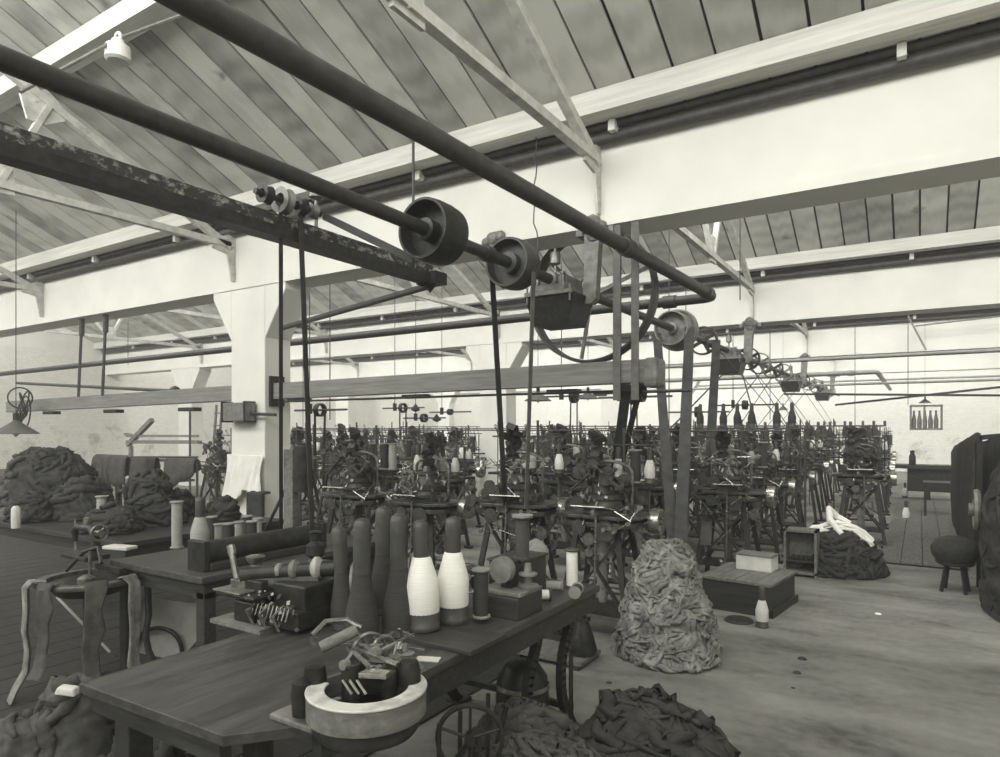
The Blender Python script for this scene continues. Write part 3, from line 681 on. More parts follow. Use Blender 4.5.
mb=MB().cyl((-.18,-.06,.16),(-.27,-.03,.30),.014,n=8).cyl((-.26,-.03,.28),(-.28,-.025,.32),.02,n=8); mb.build('lever',M['steel_m'],t)
mb=MB()
for i in range(34):
    a=R.uniform(0,1); p=Vector((.0+.26*a+R.uniform(-.03,.03),-.12+R.uniform(-.03,.05),.03+R.uniform(0,.16))); mb.box(p,(R.uniform(.006,.025),R.uniform(.006,.02),R.uniform(.005,.03)),rotm(R.uniform(-1,1),R.uniform(-1,1),R.uniform(-1,1)))
for i in range(10): mb.cyl((.02+.024*i,-.14,.07),(.02+.024*i,-.12,.12),.004,n=5)
mb.build('needle_row',M['steel_m'],t,smooth=False)
mb=MB().lathe([(.035,0),(.03,.05),(.024,.09),(.04,.11),(.045,.125),(.03,.13)],(-.16,.02,.15),None,14); mb.build('tension_post',M['steel_m'],t)
for k in range(3):
    MB().tube([(.02+.08*k,-.1,.12),(.03+.08*k,-.17,.09),(.05+.08*k,-.15,.03)],.006,6).build('thread_guide',M['steel_m'],t)
# box behind it (bench two end)
t=thing('tool_box',TZ(303,590,TT)+Vector((0,.02,0)),'dark flat-topped box behind the winding machine','box')
mb=MB().b2((-.14,-.1,0),(.14,.12,.13)); mb.build('box',M['iron'],t,smooth=False,bevel=.006); MB().b2((-.15,-.11,.13),(.15,.13,.142)).build('lid',M['wood_d'],t,smooth=False,bevel=.003)
mb=MB().lathe([(.05,0),(.03,.03),(.05,.05),(.045,.10),(.02,.12),(.02,.16),(.035,.17),(.001,.18)],(.05,.02,.142),None,14); mb.build('fitting',M['iron'],t)
# dial looper at front
c=TZ(367,686,.91); 
t=thing('dial_looper',(c.x,c.y,TT),'looping machine with pale worn half-ring dial at the front edge of the bench','looping machine')
cz=c.z-TT
def arc(r0,r1,z0,z1,a0,a1,m_,name,par,n=40):
    mb=MB(); rows=[]
    for i in range(n+1):
        a=a0+(a1-a0)*i/n; ca,sa=math.cos(a),math.sin(a)
        rows.append([mb.bm.verts.new(v) for v in ((r0*ca,r0*sa,z0),(r1*ca,r1*sa,z0),(r1*ca,r1*sa,z1),(r0*ca,r0*sa,z1))])
    for a,b in zip(rows,rows[1:]):
        for k in range(4): mb.bm.faces.new((a[k],a[(k+1)%4],b[(k+1)%4],b[k]))
    mb.bm.faces.new(rows[0][::-1]); mb.bm.faces.new(rows[-1]); return mb.build(name,m_,par,bevel=.003)
va=math.atan2(-c.y,-c.x)      # towards the viewpoint
arc(.118,.172,cz-.008,cz,va-2.0,va+2.0,M['ring'],'dial_ring',t)
arc(.155,.169,cz-.075,cz-.008,va-PI,va+PI,M['wood_m'],'drum_wall',t,60)
MB().lathe([(.14,.005),(.15,.02),(.145,cz-.08),(.05,cz-.07)],(0,0,0),None,36).build('drum',M['iron'],t)
tx=Matrix.Rotation(va+PI/2,4,'Z')      # local x to the right of view, y away
def RV(x,y,z): return (Matrix.Rotation(A,4,'Z')@Vector((x,y,z)))
mb=MB().cyl(RV(-.05,.03,cz-.05),RV(-.05,.03,cz+.06),.03,n=14).box(RV(0,.06,cz),(.14,.09,.06),rotm(0,0,A)).cyl(RV(.06,.02,cz-.04),RV(.06,.02,cz+.04),.025,n=12); mb.build('head',M['iron'],t,bevel=.004)
mb=MB().cyl(RV(-.15,.06,cz+.09),RV(-.05,.10,cz+.13),.018,n=14); mb.build('roller',M['wood_m'],t)
mb=MB().bar(RV(-.06,.10,cz+.075),RV(.085,.02,cz+.055),.016,.008); mb.build('guide_bar',M['steel'],t,smooth=False)
mb=MB(); mb.prism([(-.02,-.02),(.06,-.03),(.07,0),(.0,.02)],cz+.03,cz+.045,rotm(0,0,A)); mb.build('cam_plate',M['steel'],t,smooth=False)
mb=MB().lathe([(.001,.055),(.025,.05),(.035,.02),(.035,-.02)],RV(.115,.04,cz+.01),None,16); mb.build('knob',M['iron'],t)
mb=MB().lathe([(.001,.05),(.03,.045),(.034,.01),(.03,-.05)],RV(-.16,.04,cz-.0),None,16).lathe([(.001,.06),(.03,.045),(.034,.01),(.03,-.05)],RV(-.19,.02,cz-.04),None,16); mb.build('post',M['iron'],t)
mb=MB(); mb.wheel(RV(-.02,.13,cz+.06),.05,.007,4,rot=rotm(PI/2,0,A+.5)); mb.wheel(RV(.02,.15,cz+.05),.045,.007,0,rot=rotm(PI/2,0,A+.9)); mb.build('hand_wheel',M['steel_m'],t)
mb=MB().tube([RV(-.18,.08,cz+.12),RV(-.15,.12,cz+.15),RV(-.09,.14,cz+.15),RV(-.04,.12,cz+.13)],.009,8).cyl(RV(-.17,.07,cz+.11),RV(-.168,.055,cz+.11),.012,n=12); mb.build('crank',M['steel_m'],t)
for i in range(3): MB().tube([RV(-.07+.02*i,.0,cz+.0),RV(-.06+.02*i,-.04,cz+.03),RV(-.03+.02*i,-.06,cz+.0)],.004,6).build('spring',M['steel'],t)
mb=MB(); q=RV(0,.06,cz); r=random.Random(17)
for i in range(34):
    p=RV(r.uniform(-.13,.11),r.uniform(.0,.17),cz+r.uniform(-.03,.09)); p=q+(p-q).normalized()*min(.09,(p-q).length)
    mb.bar(q,p,r.uniform(.006,.02),.008)
    if i%3==0: mb.cyl(p-Vector((0,.01,0)),p+Vector((0,.012,0)),r.uniform(.010,.02),n=10)
    q=p if i%6 else RV(0,.06,cz)
mb.build('linkage',M['iron_g'],t,smooth=False,bevel=.001)
MB().b2((-.30,-.10,.0),(-.12,.10,.02)).build('foot_plate',M['iron_g'],t,smooth=False,bevel=.006)
# clutter of fittings behind the looper
t=thing('machine_fitting',L(405,668),'low black machine fitting with brass-like posts between looper and white bobbins','machine part')
mb=MB().lathe([(.07,0),(.06,.012),(.03,.02),(.025,.05),(.035,.055),(.012,.06),(.01,.09)],(0,0,0),None,18).lathe([(.035,0),(.03,.03),(.012,.04)],(-.09,.03,0),None,14); mb.build('base',M['iron_g'],t)
mb=MB()
for i in range(12): mb.bar((-.05+R.uniform(-.06,.06),R.uniform(-.05,.08),.03+R.uniform(0,.08)),(R.uniform(-.08,.05),R.uniform(-.05,.08),.05+R.uniform(0,.09)),.008,.006)
mb.build('levers',M['steel_m'],t,smooth=False)
t=tag(MB().box((0,0,.003),(.09,.05,.004),rotm(0,0,.4)).build('paper_scrap',M['paper'],None,smooth=False,loc=L(428,660)),'small pale paper scrap on the bench behind the looper','paper')
# sewing head on box at back right
t=thing('bobbin_winder',L(508,612),'black bobbin winder on a square wooden block near the bench end','machine')
MB().b2((-.13,-.11,0),(.12,.12,.10)).build('block',M['wood_d'],t,smooth=False,bevel=.006); MB().b2((-.11,-.09,.10),(.12,.12,.118)).build('plate',M['iron_g'],t,smooth=False,bevel=.003)
MB().b2((-.2,.14,.0),(-.02,.42,.2)).b2((-.21,.13,.2),(-.01,.43,.212)).build('case',M['wood_d'],t,smooth=False,bevel=.006)
mb=MB().b2((-.03,-.02,.118),(.03,.05,.24)).cyl((.0,-.06,.20),(0,.1,.20),.03,n=14); mb.build('head',M['iron'],t,bevel=.006)
mb=MB(); mb.lathe([(.045,-.02),(.06,-.02),(.06,.02),(.045,.02)],(0,-.05,.21),rotm(PI/2),24,cap=True); mb.build('wheel',M['iron_g'],t)
MB().lathe([(.05,.12),(.05,.13),(.02,.14),(.02,.17),(.045,.175),(.045,.185),(.02,.19),(.015,.23)],(.08,.05,0),None,16).build('tension_discs',M['iron_g'],t)
MB().wheel((-.22,-.02,.14),.075,.008,4,rot=rotm(PI/2,0,.5)).build('hand_wheel',M['iron_g'],t)
mb=MB().lathe([(.001,0),(.06,.01),(.075,.05),(.06,.1),(.001,.12)],(-.27,.1,.06),None,16); mb.build('thread_ball',M['cloth_d'],t)
for z in (.45,.27): pass
mb=MB().lathe([(.045,.0),(.045,.01),(.034,.012),(.034,.19),(.05,.195),(.05,.207)],(.02,.10,.24),None,18); mb.build('tall_spool',M['cone_d'],t)
MB().lathe([(.051,.2),(.052,.21),(.01,.212)],(.02,.10,.24),None,18).build('spool_flange',M['wood_l'],t)
p=L(572,587); tt=place(PS['white'],p,'upright white yarn tube near the far end of the workbench','bobbins on the workbench',scale=.95)
sm=spool('white',.14,.03)
def lying(src,px,py,ang,label):
    p=L(px,py); p.z=TT+.033; return place(src,p,label,'bobbins lying on the workbench',rot=(PI/2,0,ang))
lying(sm,551,601,-.9,'small white spool lying on the bench, nearest of the lying ones')
lying(spool('grey',.16,.03),563,592,-1.1,'small grey spool lying behind the white lying spool')
t=place(spool('dark',.12,.03),L(578,594)+Vector((0,0,.033)),'small dark spool lying beside the upright white tube','bobbins lying on the workbench',rot=(PI/2,0,.3))
MB()
o=MB().lathe([(.03,0),(.055,.1),(.075,.16),(.07,.2),(.04,.24),(.001,.26)],(0,0,0),None,16).build('cone_of_yarn',M['cloth_l'],None,loc=L(536,585)); tag(o,'pale fuzzy ball of yarn behind the lying spools','yarn')
# ------------------------------------------------------------------ under the bench
t=thing('flywheel',TX(470,745,-1.34)*1.0,'dark spoked treadle wheel under the bench edge','wheel')
p=TX(470,738,-1.34); t.location=(p.x,p.y,0)
MB().wheel((0,0,p.z),.115,.009,5,rot=rotm(PI/2,0,A)).build('wheel',M['iron'],t)
MB().cyl((-.02,.02,0),(0,0.01,p.z),.012,n=8).cyl((.1,.04,0),(.02,.02,p.z),.009,n=8).build('stand',M['iron'],t)
for i,(px,yt,l) in enumerate(((437,690,'left'),(458,682,'middle'),(486,655,'right'))):
    p=TX(px,yt,-1.40); o=MB().cyl((0,0,0),(0.01,.0,max(.3,TZT-.14)),.008,n=6).build('treadle_rod',M['iron'],None,loc=(p.x,p.y,0)); tag(o,'thin vertical rod under the bench apron, %s of three'%l,'rod','rods under the bench')
t=thing('keg',(-1.62,3.05,0),'dark round-topped keg under the far end of the bench','keg')
p=TZ(537,750,0); t.location=(-1.75,3.0,0)
MB().lathe([(.12,0),(.135,.1),(.14,.25),(.13,.36),(.09,.42),(.001,.44)],(0,0,0),None,22).build('body',M['iron'],t)
for z in (.08,.3): MB().lathe([(.137,z),(.143,z+.01),(.137,z+.03)],(0,0,0),None,22,cap=False).build('hoop',M['steel_m'],t)
o=MB().cyl((0,0,0),(0,0,.62),.011,n=8).build('iron_bar',M['iron'],None,loc=TZ(571,790,0)); tag(o,'upright iron bar sticking out of the rags','bar')
o=MB().cyl((0,0,0),(.08,.1,.5),.012,n=8).build('iron_bar',M['iron'],None,loc=(-1.5,2.2,0.02)); tag(o,'slanting iron bar beside the treadle wheel','bar')
# ------------------------------------------------------------------ heaps of cloth
def mound(prof,rx,ry,n=96,rows=44,seed=0,amp=.05,f=6.0,ridge=.5):
    """prof(u)->(r 0..1, z) for u in 0..1 from top to base"""
    mb=MB(); grid=[]
    for j in range(rows+1):
        u=j/rows; r,z=prof(u); ring=[]
        for i in range(n):
            a=2*PI*i/n; p=Vector((rx*r*math.cos(a),ry*r*math.sin(a),z))
            q=Vector((p.x*f,p.y*f,p.z*f*1.8+seed*7))
            nv=noise.noise(q); rv=1-abs(noise.noise(q*2.1+Vector((3,1,seed))))*2; 
            dd=amp*(nv*1.2+ridge*rv+.3*noise.noise(q*5))
            nn=Vector((math.cos(a),math.sin(a),.6)).normalized()
            k=min(1,r*4+.3); p+=nn*dd*k; p.z=max(p.z,.0)
            ring.append(mb.bm.verts.new(p))
        grid.append(ring)
    for a,b in zip(grid,grid[1:]):
        for i in range(n):
            j=(i+1)%n; mb.bm.faces.new((a[i],b[i],b[j],a[j]))
    mb.bm.faces.new(grid[0]); 
    return mb
def ribbons(mb,count,surf,seed,w=(.03,.07),ln=(.1,.26),th=.008,jit=.02,down=.7):
    r=random.Random(seed)
    for k in range(count):
        u=r.random(); a=r.uniform(0,2*PI); steps=7; L_=r.uniform(*ln); wd=r.uniform(*w)
        du=r.uniform(-.3,1)*down; da=r.uniform(-1,1); nrm=math.hypot(du,da)+1e-6; du/=nrm; da/=nrm
        prev=None; ph=r.uniform(0,6); curl=r.uniform(-1.5,1.5)
        uu,aa=u,a; ang=math.atan2(du,da)
        for s_ in range(steps+1):
            p,nn=surf(min(1,max(0.02,uu)),aa); ang+=curl/steps*.8
            p=p+nn*(.008+jit*abs(math.sin(ph+s_*.9))); 
            p2,_=surf(min(1,max(.02,uu+.02*math.sin(ang))),aa+.05*math.cos(ang)); d=(p2-surf(min(1,max(.02,uu)),aa)[0]); d=d.normalized() if d.length>1e-6 else Vector((1,0,0))
            side=nn.cross(d).normalized(); side=(side+nn*.7*math.sin(ph+s_*1.3)).normalized()
            www=wd*(.6+.4*math.sin(PI*(s_+.5)/(steps+1)))
            cur=[mb.bm.verts.new(p+side*www/2),mb.bm.verts.new(p+nn*.012+side*0),mb.bm.verts.new(p-side*www/2),mb.bm.verts.new(p-nn*th)]
            for v in cur: v.co.z=max(v.co.z,.003)
            if prev:
                for q in range(4): mb.bm.faces.new((prev[q],prev[(q+1)%4],cur[(q+1)%4],cur[q]))
            else: mb.bm.faces.new(cur[::-1])
            prev=cur; st=L_/steps
            pr,_=surf(min(1,max(.02,uu)),aa); rad=max(.08,math.hypot(pr.x,pr.y))
            uu+=math.sin(ang)*st/.9; aa+=math.cos(ang)*st/rad
        mb.bm.faces.new(prev)
    return mb
def folds(mb,count,surf,seed,r=(.015,.035),ln=(.15,.4),down=.8,jit=.02,f=6):
    rr_=random.Random(seed+77)
    for k in range(count):
        uu=rr_.random()**.8; aa=rr_.uniform(0,2*PI); n=9; L_=rr_.uniform(*ln); rad0=rr_.uniform(*r)
        ang=rr_.gauss(PI/2,.9) if rr_.random()<down else rr_.uniform(-PI,PI); curl=rr_.uniform(-1.6,1.6); ph=rr_.uniform(0,6)
        P=[];RR=[]
        for q in range(n+1):
            if uu>1: break
            p,nn=surf(min(1,max(.02,uu)),aa); p=p+nn*(rad0*.35+jit*math.sin(ph+q*.8)*.5); p.z=max(p.z,.004)
            P.append(p); RR.append(rad0*(.35+.65*math.sin(PI*(q+.4)/(n+.8)))*(1+.25*math.sin(ph*3+q*2.1)))
            pr=math.hypot(p.x,p.y); st=L_/n; uu+=math.sin(ang)*st/.8; aa+=math.cos(ang)*st/max(.1,pr); ang+=curl/n
        if len(P)>3: mb.tube(P,RR,6)
    return mb
def heap(name,loc,rx,ry,h,label,m_,seed,shape='dome',amp=.05,rib=120,f=6,ridge=.25,**k):
    def prof(u):
        if shape=='tall':
            # rounded top, nearly straight sides flaring to the base
            if u<.3: t=u/.3; return (.52*math.sin(t*PI/2), h*(1-.16*(1-math.cos(t*PI/2))))
            t=(u-.3)/.7; return (.52+.48*t**.9, h*.84*(1-t))
        return (math.sin(u*PI/2), h*math.cos(u*PI/2))
    mb=mound(prof,rx,ry,seed=seed,amp=amp,f=f,ridge=ridge)
    def surf(u,a):
        r,z=prof(u); r2,z2=prof(min(1,u+.02)); p=Vector((rx*r*math.cos(a),ry*r*math.sin(a),z))
        q=Vector((p.x*f,p.y*f,p.z*f*1.8+seed*7)); dr=(r2-r)*rx; dz=z2-z; nn=Vector((-dz*math.cos(a),-dz*math.sin(a),dr)); nn=nn.normalized() if nn.length>1e-6 else Vector((0,0,1))
        return p+nn*amp*noise.noise(q),nn
    fr=k.pop('fr',(.018,.04)); nf=k.pop('nf',rib); fl=k.pop('fl',(.15,.4))
    if rib: ribbons(mb,rib if shape=='tall' and name=='cotton_waste_pile' else rib//6,surf,seed,**k)
    folds(mb,nf,surf,seed,r=fr,ln=fl)
    o=mb.build(name,m_,None,loc=loc,sharp=False); tag(o,label,'cloth pile',None,'stuff'); return o
pc=Vector((-1.56,4.74,0))
heap('cotton_waste_pile',pc,.36,.33,.80,'tall pile of crumpled pale grey cotton waste on the floor beside the bench end',M['rag'],3,'tall',.05,240,6,ridge=.5,w=(.02,.06),ln=(.08,.24),jit=.025,nf=560,fr=(.008,.024),fl=(.1,.32))
heap('rag_pile',(-.96,2.74,0),.42,.30,.50,'dark rag pile at the bottom edge, right part ending in a peak',M['cloth_d'],5,'dome',.05,120,4,w=(.05,.12),nf=110,fr=(.006,.015),fl=(.2,.5))
heap('rag_pile',(-1.22,2.25,0),.42,.34,.42,'dark brown-grey heap of stockings at the bottom edge below the bench',M['cloth_m'],9,'dome',.05,180,5,w=(.02,.05),ln=(.2,.4),nf=260,fr=(.007,.018),fl=(.2,.5))
heap('rag_pile',(-1.52,2.62,0),.30,.28,.36,'low dark heap of rags under the bench apron',M['cloth_m'],12,'dome',.05,110,5)
c2=Vector((-.79,8.55,0))
heap('stocking_pile',c2,.45,.40,.50,'dark mound of stockings on the floor beside the open box',M['cloth_d'],21,'dome',.04,240,5,w=(.02,.05))
# white cloth on top of dark mound
mb=MB(); pts=[]
r=random.Random(4)
for k in range(9):
    P=[]; x0=r.uniform(-.3,.1); 
    for s_ in range(9):
        u=s_/8; x=-.34+.68*u; y=-.12+.08*k/9+.05*math.sin(u*7+k); z=.50*math.sqrt(max(.05,1-(x/.47)**2-(y/.45)**2))+.035+.012*k/3+.02*math.sin(u*9+k*2)
        if k%3==0: z-=.03
        P.append((x,y-.12*abs(u-.5)*(k%2),z))
    mb.tube(P,[.02+.012*math.sin(k+i) for i in range(9)],7)
mb.tube([(.05,-.2,.46),(-.08,-.1,.6),(-.1,0,.72),(-.02,.05,.62),(.12,0,.56)],[.03,.04,.035,.04,.03],8)
o=mb.build('white_cloth',M['cloth_w'],None,loc=c2+Vector((0,0,.0))); tag(o,'twisted white cloths thrown on top of the dark stocking mound','cloth')
# ------------------------------------------------------------------ crates and boxes on the floor
t=thing('wooden_crate',(-1.36,6.55,0),'low wide wooden crate with plank lid on the floor','crate',rz=-.12)
MB().b2((-.31,-.36,.03),(.31,.36,.265)).build('body',M['wood_d'],t,smooth=False,bevel=.004)
for i in range(4): MB().b2((-.33+.166*i,-.39,.266),(-.33+.166*(i+1)-.006,.39,.292)).build('lid_plank',M['wood_m'],t,smooth=False,bevel=.003)
mb=MB().b2((-.335,-.385,0),(.335,-.355,.06)).b2((-.335,.355,0),(.335,.385,.06)).b2((-.335,-.385,0),(-.305,.385,.06)).b2((.305,-.385,0),(.335,.385,.06)); mb.build('base_rail',M['wood_d'],t,smooth=False)
t=thing('small_box',(-1.33,6.76,.293),'small pale wooden box sitting on the crate lid','box',rz=-.1)
MB().b2((-.165,-.11,0),(.165,.11,.135)).build('body',M['paper'],t,smooth=False,bevel=.003); MB().b2((-.17,-.115,.135),(.17,.115,.15)).build('lid',M['wood_m'],t,smooth=False)
place(PBs['pale'],TZ(762,627,0),'pale yarn bobbin with dark neck standing on the floor before the crate',scale=1.25)
o=MB().lathe([(.001,.02),(.11,.02),(.12,.01),(.12,0)],(0,0,0),None,24).build('wooden_disc',M['wood_d'],None,loc=TZ(739,621,0)); tag(o,'flat dark round wooden disc on the floor left of the bobbin','disc')
t=thing('open_box',TZ(800,577,0)+Vector((0,.12,0)),'open-fronted upright wooden box with a shelf beside the dark mound','box')
mb=MB().b2((-.17,-.13,0),(-.145,.13,.52)).b2((.145,-.13,0),(.17,.13,.52)).b2((-.17,-.13,.495),(.17,.13,.52)).b2((-.17,-.13,.03),(.17,.13,.055)).b2((-.15,.11,.03),(.15,.13,.5)); mb.build('carcass',M['wood_m'],t,smooth=False)
MB().b2((-.145,-.1,.16),(.145,.11,.175)).build('shelf',M['wood_d'],t,smooth=False)
mb=MB()
for i in range(5): mb.tube([(-.1+.05*i,-.06,.195),(-.08+.05*i,.02,.205),(-.1+.05*i,.08,.195)],.018,6)
mb.build('lining',M['cloth_d'],t)
# pallet and iron weight by machine
t=thing('wooden_pallet',(-2.22,4.28,0),'low wooden platform on the floor beyond the bench end','platform')
for i in range(3): MB().b2((-.28,-.17+.115*i,.03),(.28,-.06+.115*i-.006,.06)).build('plank',M['wood_m'],t,smooth=False,bevel=.003)
mb=MB().b2((-.26,-.17,0),(-.2,.17,.03)).b2((.2,-.17,0),(.26,.17,.03)); mb.build('batten',M['wood_d'],t,smooth=False)
o=MB().lathe([(.10,0),(.105,.03),(.075,.14),(.05,.21),(.045,.23),(.001,.235)],(0,0,0),None,20).build('iron_weight',M['iron'],None,loc=(-2.02,4.30,.061)); tag(o,'dark cone-shaped iron weight on the low wooden platform','weight')
# floor platform
t=thing('board_walk',(.2,9.35,0),'long low plank walkway on the floor at right','platform')
for i in range(4): MB().b2((-.62+.225*i,0,.02),(-.62+.225*(i+1)-.008,8.3,.05)).build('plank',M['wood_m'],t,smooth=False,bevel=.003)
mb=MB()
for y in (0.03,2.8,5.5,8.1): mb.b2((-.60,y,0),(.26,y+.06,.02))
mb.build('batten',M['wood_d'],t,smooth=False)
for i,(px,py,s_) in enumerate(((878,614,.03),(802,659,.035),(797,673,.03),(879,540,.02),(648,690,.025),(793,688,.015),(609,683,.02))):
    o=MB().lathe([(.001,.4*s_),(s_*.7,.3*s_),(s_,0)],(0,0,0),None,7).build('floor_scrap',M['cloth_w'] if i==0 else M['cloth_d'],None,loc=TZ(px,py,0)); 
    tag(o,['pale scrap on the open floor right of the crate','dark lint scrap on the floor, upper of a pair','dark lint scrap on the floor, lower of a pair','tiny dark scrap beside the mound','dark scrap under the cotton pile edge','tiny dark speck below the paired scraps','dark scrap on the floor near the bench leg'][i],'scrap','scraps on the floor')
# ------------------------------------------------------------------ knitting machines
def machine(seed,rich=True):
    r=random.Random(seed)
    t=thing('knitting_machine',(0,0,0),'x','knitting machine','circular knitting machines')
    pz=.98
    # legs: splayed iron A-frames
    for sx in (-1,1):
        for sy in (-1,1):
            mb=MB(); mb.bar((sx*.16,sy*.12,pz-.04),(sx*.30,sy*.24,.03),.045,.025,up=(0,1,0)); mb.box((sx*.30,sy*.24,.015),(.1,.08,.03)); mb.build('leg',M['iron'],t)
    mb=MB()
    for sy in (-.2,.2): mb.bar((-.25,sy,.25),(.2,sy*.6,.8),.03,.02).bar((.25,sy,.25),(-.2,sy*.6,.8),.03,.02)
    mb.build('cross_brace',M['iron'],t)
    mb=MB(); mb.b2((-.28,-.2,.2),(.28,.2,.225)); mb.build('lower_shelf',M['iron'],t,smooth=False)
    bed=mb=MB(); mb.prism([(-.34,-.16),(-.2,-.24),(.22,-.24),(.36,-.12),(.36,.16),(.2,.24),(-.2,.24),(-.34,.14)],pz-.03,pz); mb.prism([(-.3,-.14),(-.18,-.2),(.2,-.2),(.32,-.1),(.3,.14),(-.3,.12)],pz-.10,pz-.06); bed=mb.build('bed_plate',M['iron_m'],t,smooth=False,bevel=.006)
    tr=MB(); x0=r.uniform(-.02,.06); mt=Matrix.Translation((x0,-.27,pz+.06))@rotm(math.radians(-14))
    tr.prism([(-.13,-.05),(.16,-.07),(.2,.05),(-.1,.06)],0,.008,mt); tr.build('tray',M['steel'],bed,smooth=False)
    mb=MB().lathe([(.17,pz),(.175,pz+.03),(.14,pz+.04),(.13,pz+.1),(.16,pz+.11),(.165,pz+.15),(.12,pz+.16),(.10,pz+.24),(.125,pz+.25),(.125,pz+.27),(.05,pz+.28),(.03,pz+.33)],(0,.02,0),None,26); hd=mb.build('cylinder_head',M['iron_m'],t)
    mb=MB().gear((0,.02,pz+.05),.2,.022,36); mb.gear((.2,.02,pz+.0),.07,.03,16,rotm(0,PI/2)); mb.gear((-.22,-.05,pz+.07),.06,.02,14,rotm(PI/2,0,.3)); mb.gear((.1,-.2,pz-.12),.085,.02,18,rotm(PI/2)); mb.gear((-.12,-.21,pz-.10),.06,.02,14,rotm(PI/2)); mb.build('gear_train',M['iron_m'],hd,smooth=False)
    mb=MB()
    for k in range(22):
        a=2*PI*k/22+r.uniform(-.05,.05); rr=.145+r.uniform(-.01,.03); z=pz+.13+r.uniform(-.03,.12)
        mb.box((rr*math.cos(a),.02+rr*math.sin(a),z),(r.uniform(.02,.05),r.uniform(.015,.03),r.uniform(.02,.06)),rotm(r.uniform(-.4,.4),r.uniform(-.4,.4),a))
        if k%2: mb.tube([(rr*math.cos(a),.02+rr*math.sin(a),z),(rr*1.25*math.cos(a),.02+rr*1.25*math.sin(a),z+.05),(rr*1.1*math.cos(a),.02+rr*1.1*math.sin(a),z+.1)],.005,5)
    mb.build('cam_boxes',M['steel_m'],hd,smooth=False)
    def chain(n,lo,hi,step,w,mk,name,start,z0,z1):
        mb=MB(); p=Vector(start)
        for k in range(n):
            for _ in range(12):
                q=p+Vector((r.uniform(-step,step),r.uniform(-step*.6,step*.6),r.uniform(-step*.7,step*.7)))
                if lo[0]<q.x<hi[0] and lo[1]<q.y<hi[1] and z0<q.z<z1: break
            else: q=Vector(start)
            ww=r.uniform(*w); e=(q-p).normalized()*.006
            if k%3: mb.bar(p-e,q+e,ww,ww*.6)
            else: mb.cyl(p-e,q+e,ww*.5,n=7)
            if r.random()<.45: mb.cyl(q-Vector((0,.012,0)),q+Vector((0,.016,0)),r.uniform(.8,2.0)*w[1],n=10)
            p=q
        return mb.build(name,M[mk],t,smooth=False)
    chain(46,(-.33,-.26),(.34,.2),.12,(.005,.012),'steel','levers',(0,-.12,pz+.1),pz-.14,pz+.36)
    chain(34,(-.33,-.24),(.34,.24),.2,(.014,.034),'iron_m','brackets',(0,-.05,pz+.1),pz-.16,pz+.42)
    chain(20,(-.26,-.2),(.26,.2),.22,(.014,.03),'steel_m','lower_gear',(0,-.05,pz-.2),.3,pz-.1)
    chain(10,(-.26,-.2),(.26,.2),.16,(.006,.012),'steel','lower_levers',(0,-.08,pz-.2),.4,pz-.1)
    mb=MB(); tx=r.uniform(-.12,.02)
    for k in range(24):
        z=pz+.22+.42*k/24; w=.07*(1-.5*k/24)
        mb.box((tx+r.uniform(-.03,.03),.1+r.uniform(-.03,.03),z),(r.uniform(.04,w*2+.04),r.uniform(.03,.09),r.uniform(.03,.06)),rotm(r.uniform(-.5,.5),r.uniform(-.5,.5),r.uniform(-1,1)))
    mb.build('yarn_feed_tower',M['iron'],t,smooth=False)
    # arch
    P=[(-.2,.1,pz)]; 
    for k in range(9):
        a=PI-PI*k/8; P.append((.2*math.cos(a)*(1 if abs(math.cos(a))>.9 else 1.0),.1,pz+.32+.09*math.sin(a)))
    P.append((.2,.1,pz)); MB().tube(P,.014,8).build('arch',M['steel_m'],t)
    # drive shaft and bright pulley
    MB().cyl((-.3,.12,pz-.06),(.44,.12,pz-.06),.016,n=10).build('drive_shaft',M['steel_m'],t)
    MB().lathe([(.09,-.04),(.1,-.04),(.105,0),(.1,.04),(.09,.04),(.03,.03),(.03,-.03)],(.40,.12,pz-.06),rotm(0,PI/2),26).build('pulley',M['steel'],t)
    MB().wheel((-.37,.1,pz-.04),.12,.012,5,rot=rotm(0,PI/2)).build('hand_wheel',M['iron_g'],t)
    # take-up below
    mb=MB().lathe([(.085,-.02),(.06,-.28),(.035,-.45),(.05,-.6),(.03,-.72)],(0,-.02,pz),None,14); mb.build('fabric_tube',M['cloth_l'] if seed%2 else M['cloth_m'],t)
    mb=MB().cyl((-.17,-.02,.36),(.17,-.02,.36),.03,n=10).cyl((-.17,.05,.42),(.17,.05,.42),.022,n=10); mb.build('takeup_rollers',M['steel_m'],t)
    mb=MB().cyl((.05,-.29,.32),(.05,-.26,pz+.02),.008,n=6); mb.tube([(.05,-.29,.32),(.04,-.29,.26),(.0,-.29,.25),(-.02,-.29,.29)],.008,6); mb.lathe([(.001,-.025),(.022,0),(.001,.025)],(.0,-.29,.275),None,10); mb.lathe([(.001,-.02),(.015,0),(.001,.02)],(.05,-.275,.78),None,8); mb.build('weight_hook',M['steel_m'],t)
    # yarn stand
    sx_=r.uniform(-.05,.12)
    for q_ in (((sx_,.22,pz),(sx_,.22,1.66),.012),((-.27,.22,pz),(-.27,.22,1.5),.009),((.3,.22,pz),(.3,.22,1.5),.009)): MB().cyl(*q_,n=8).build('stand_rod',M['pipe'],t)
    mb=MB(); mb.b2((-.36,.14,1.185),(.36,.32,1.205)); bs=mb.build('bobbin_shelf',M['iron'],t,smooth=False)
    mb=MB(); 
    for k in range(5):
        a=r.uniform(-.3,.3); mb.cyl((-.3+.15*k,.22,1.52+.02*math.sin(k)),(-.3+.15*k,.17,1.60),.005,n=5).ring((-.3+.15*k,.165,1.61),.014,.004,'X',10,4)
    mb.cyl((-.36,.22,1.52),(.36,.22,1.52),.008,n=6); mb.build('thread_guides',M['pipe'],bs)
    return t
MS=[machine(s_) for s_ in (1,2,3)]
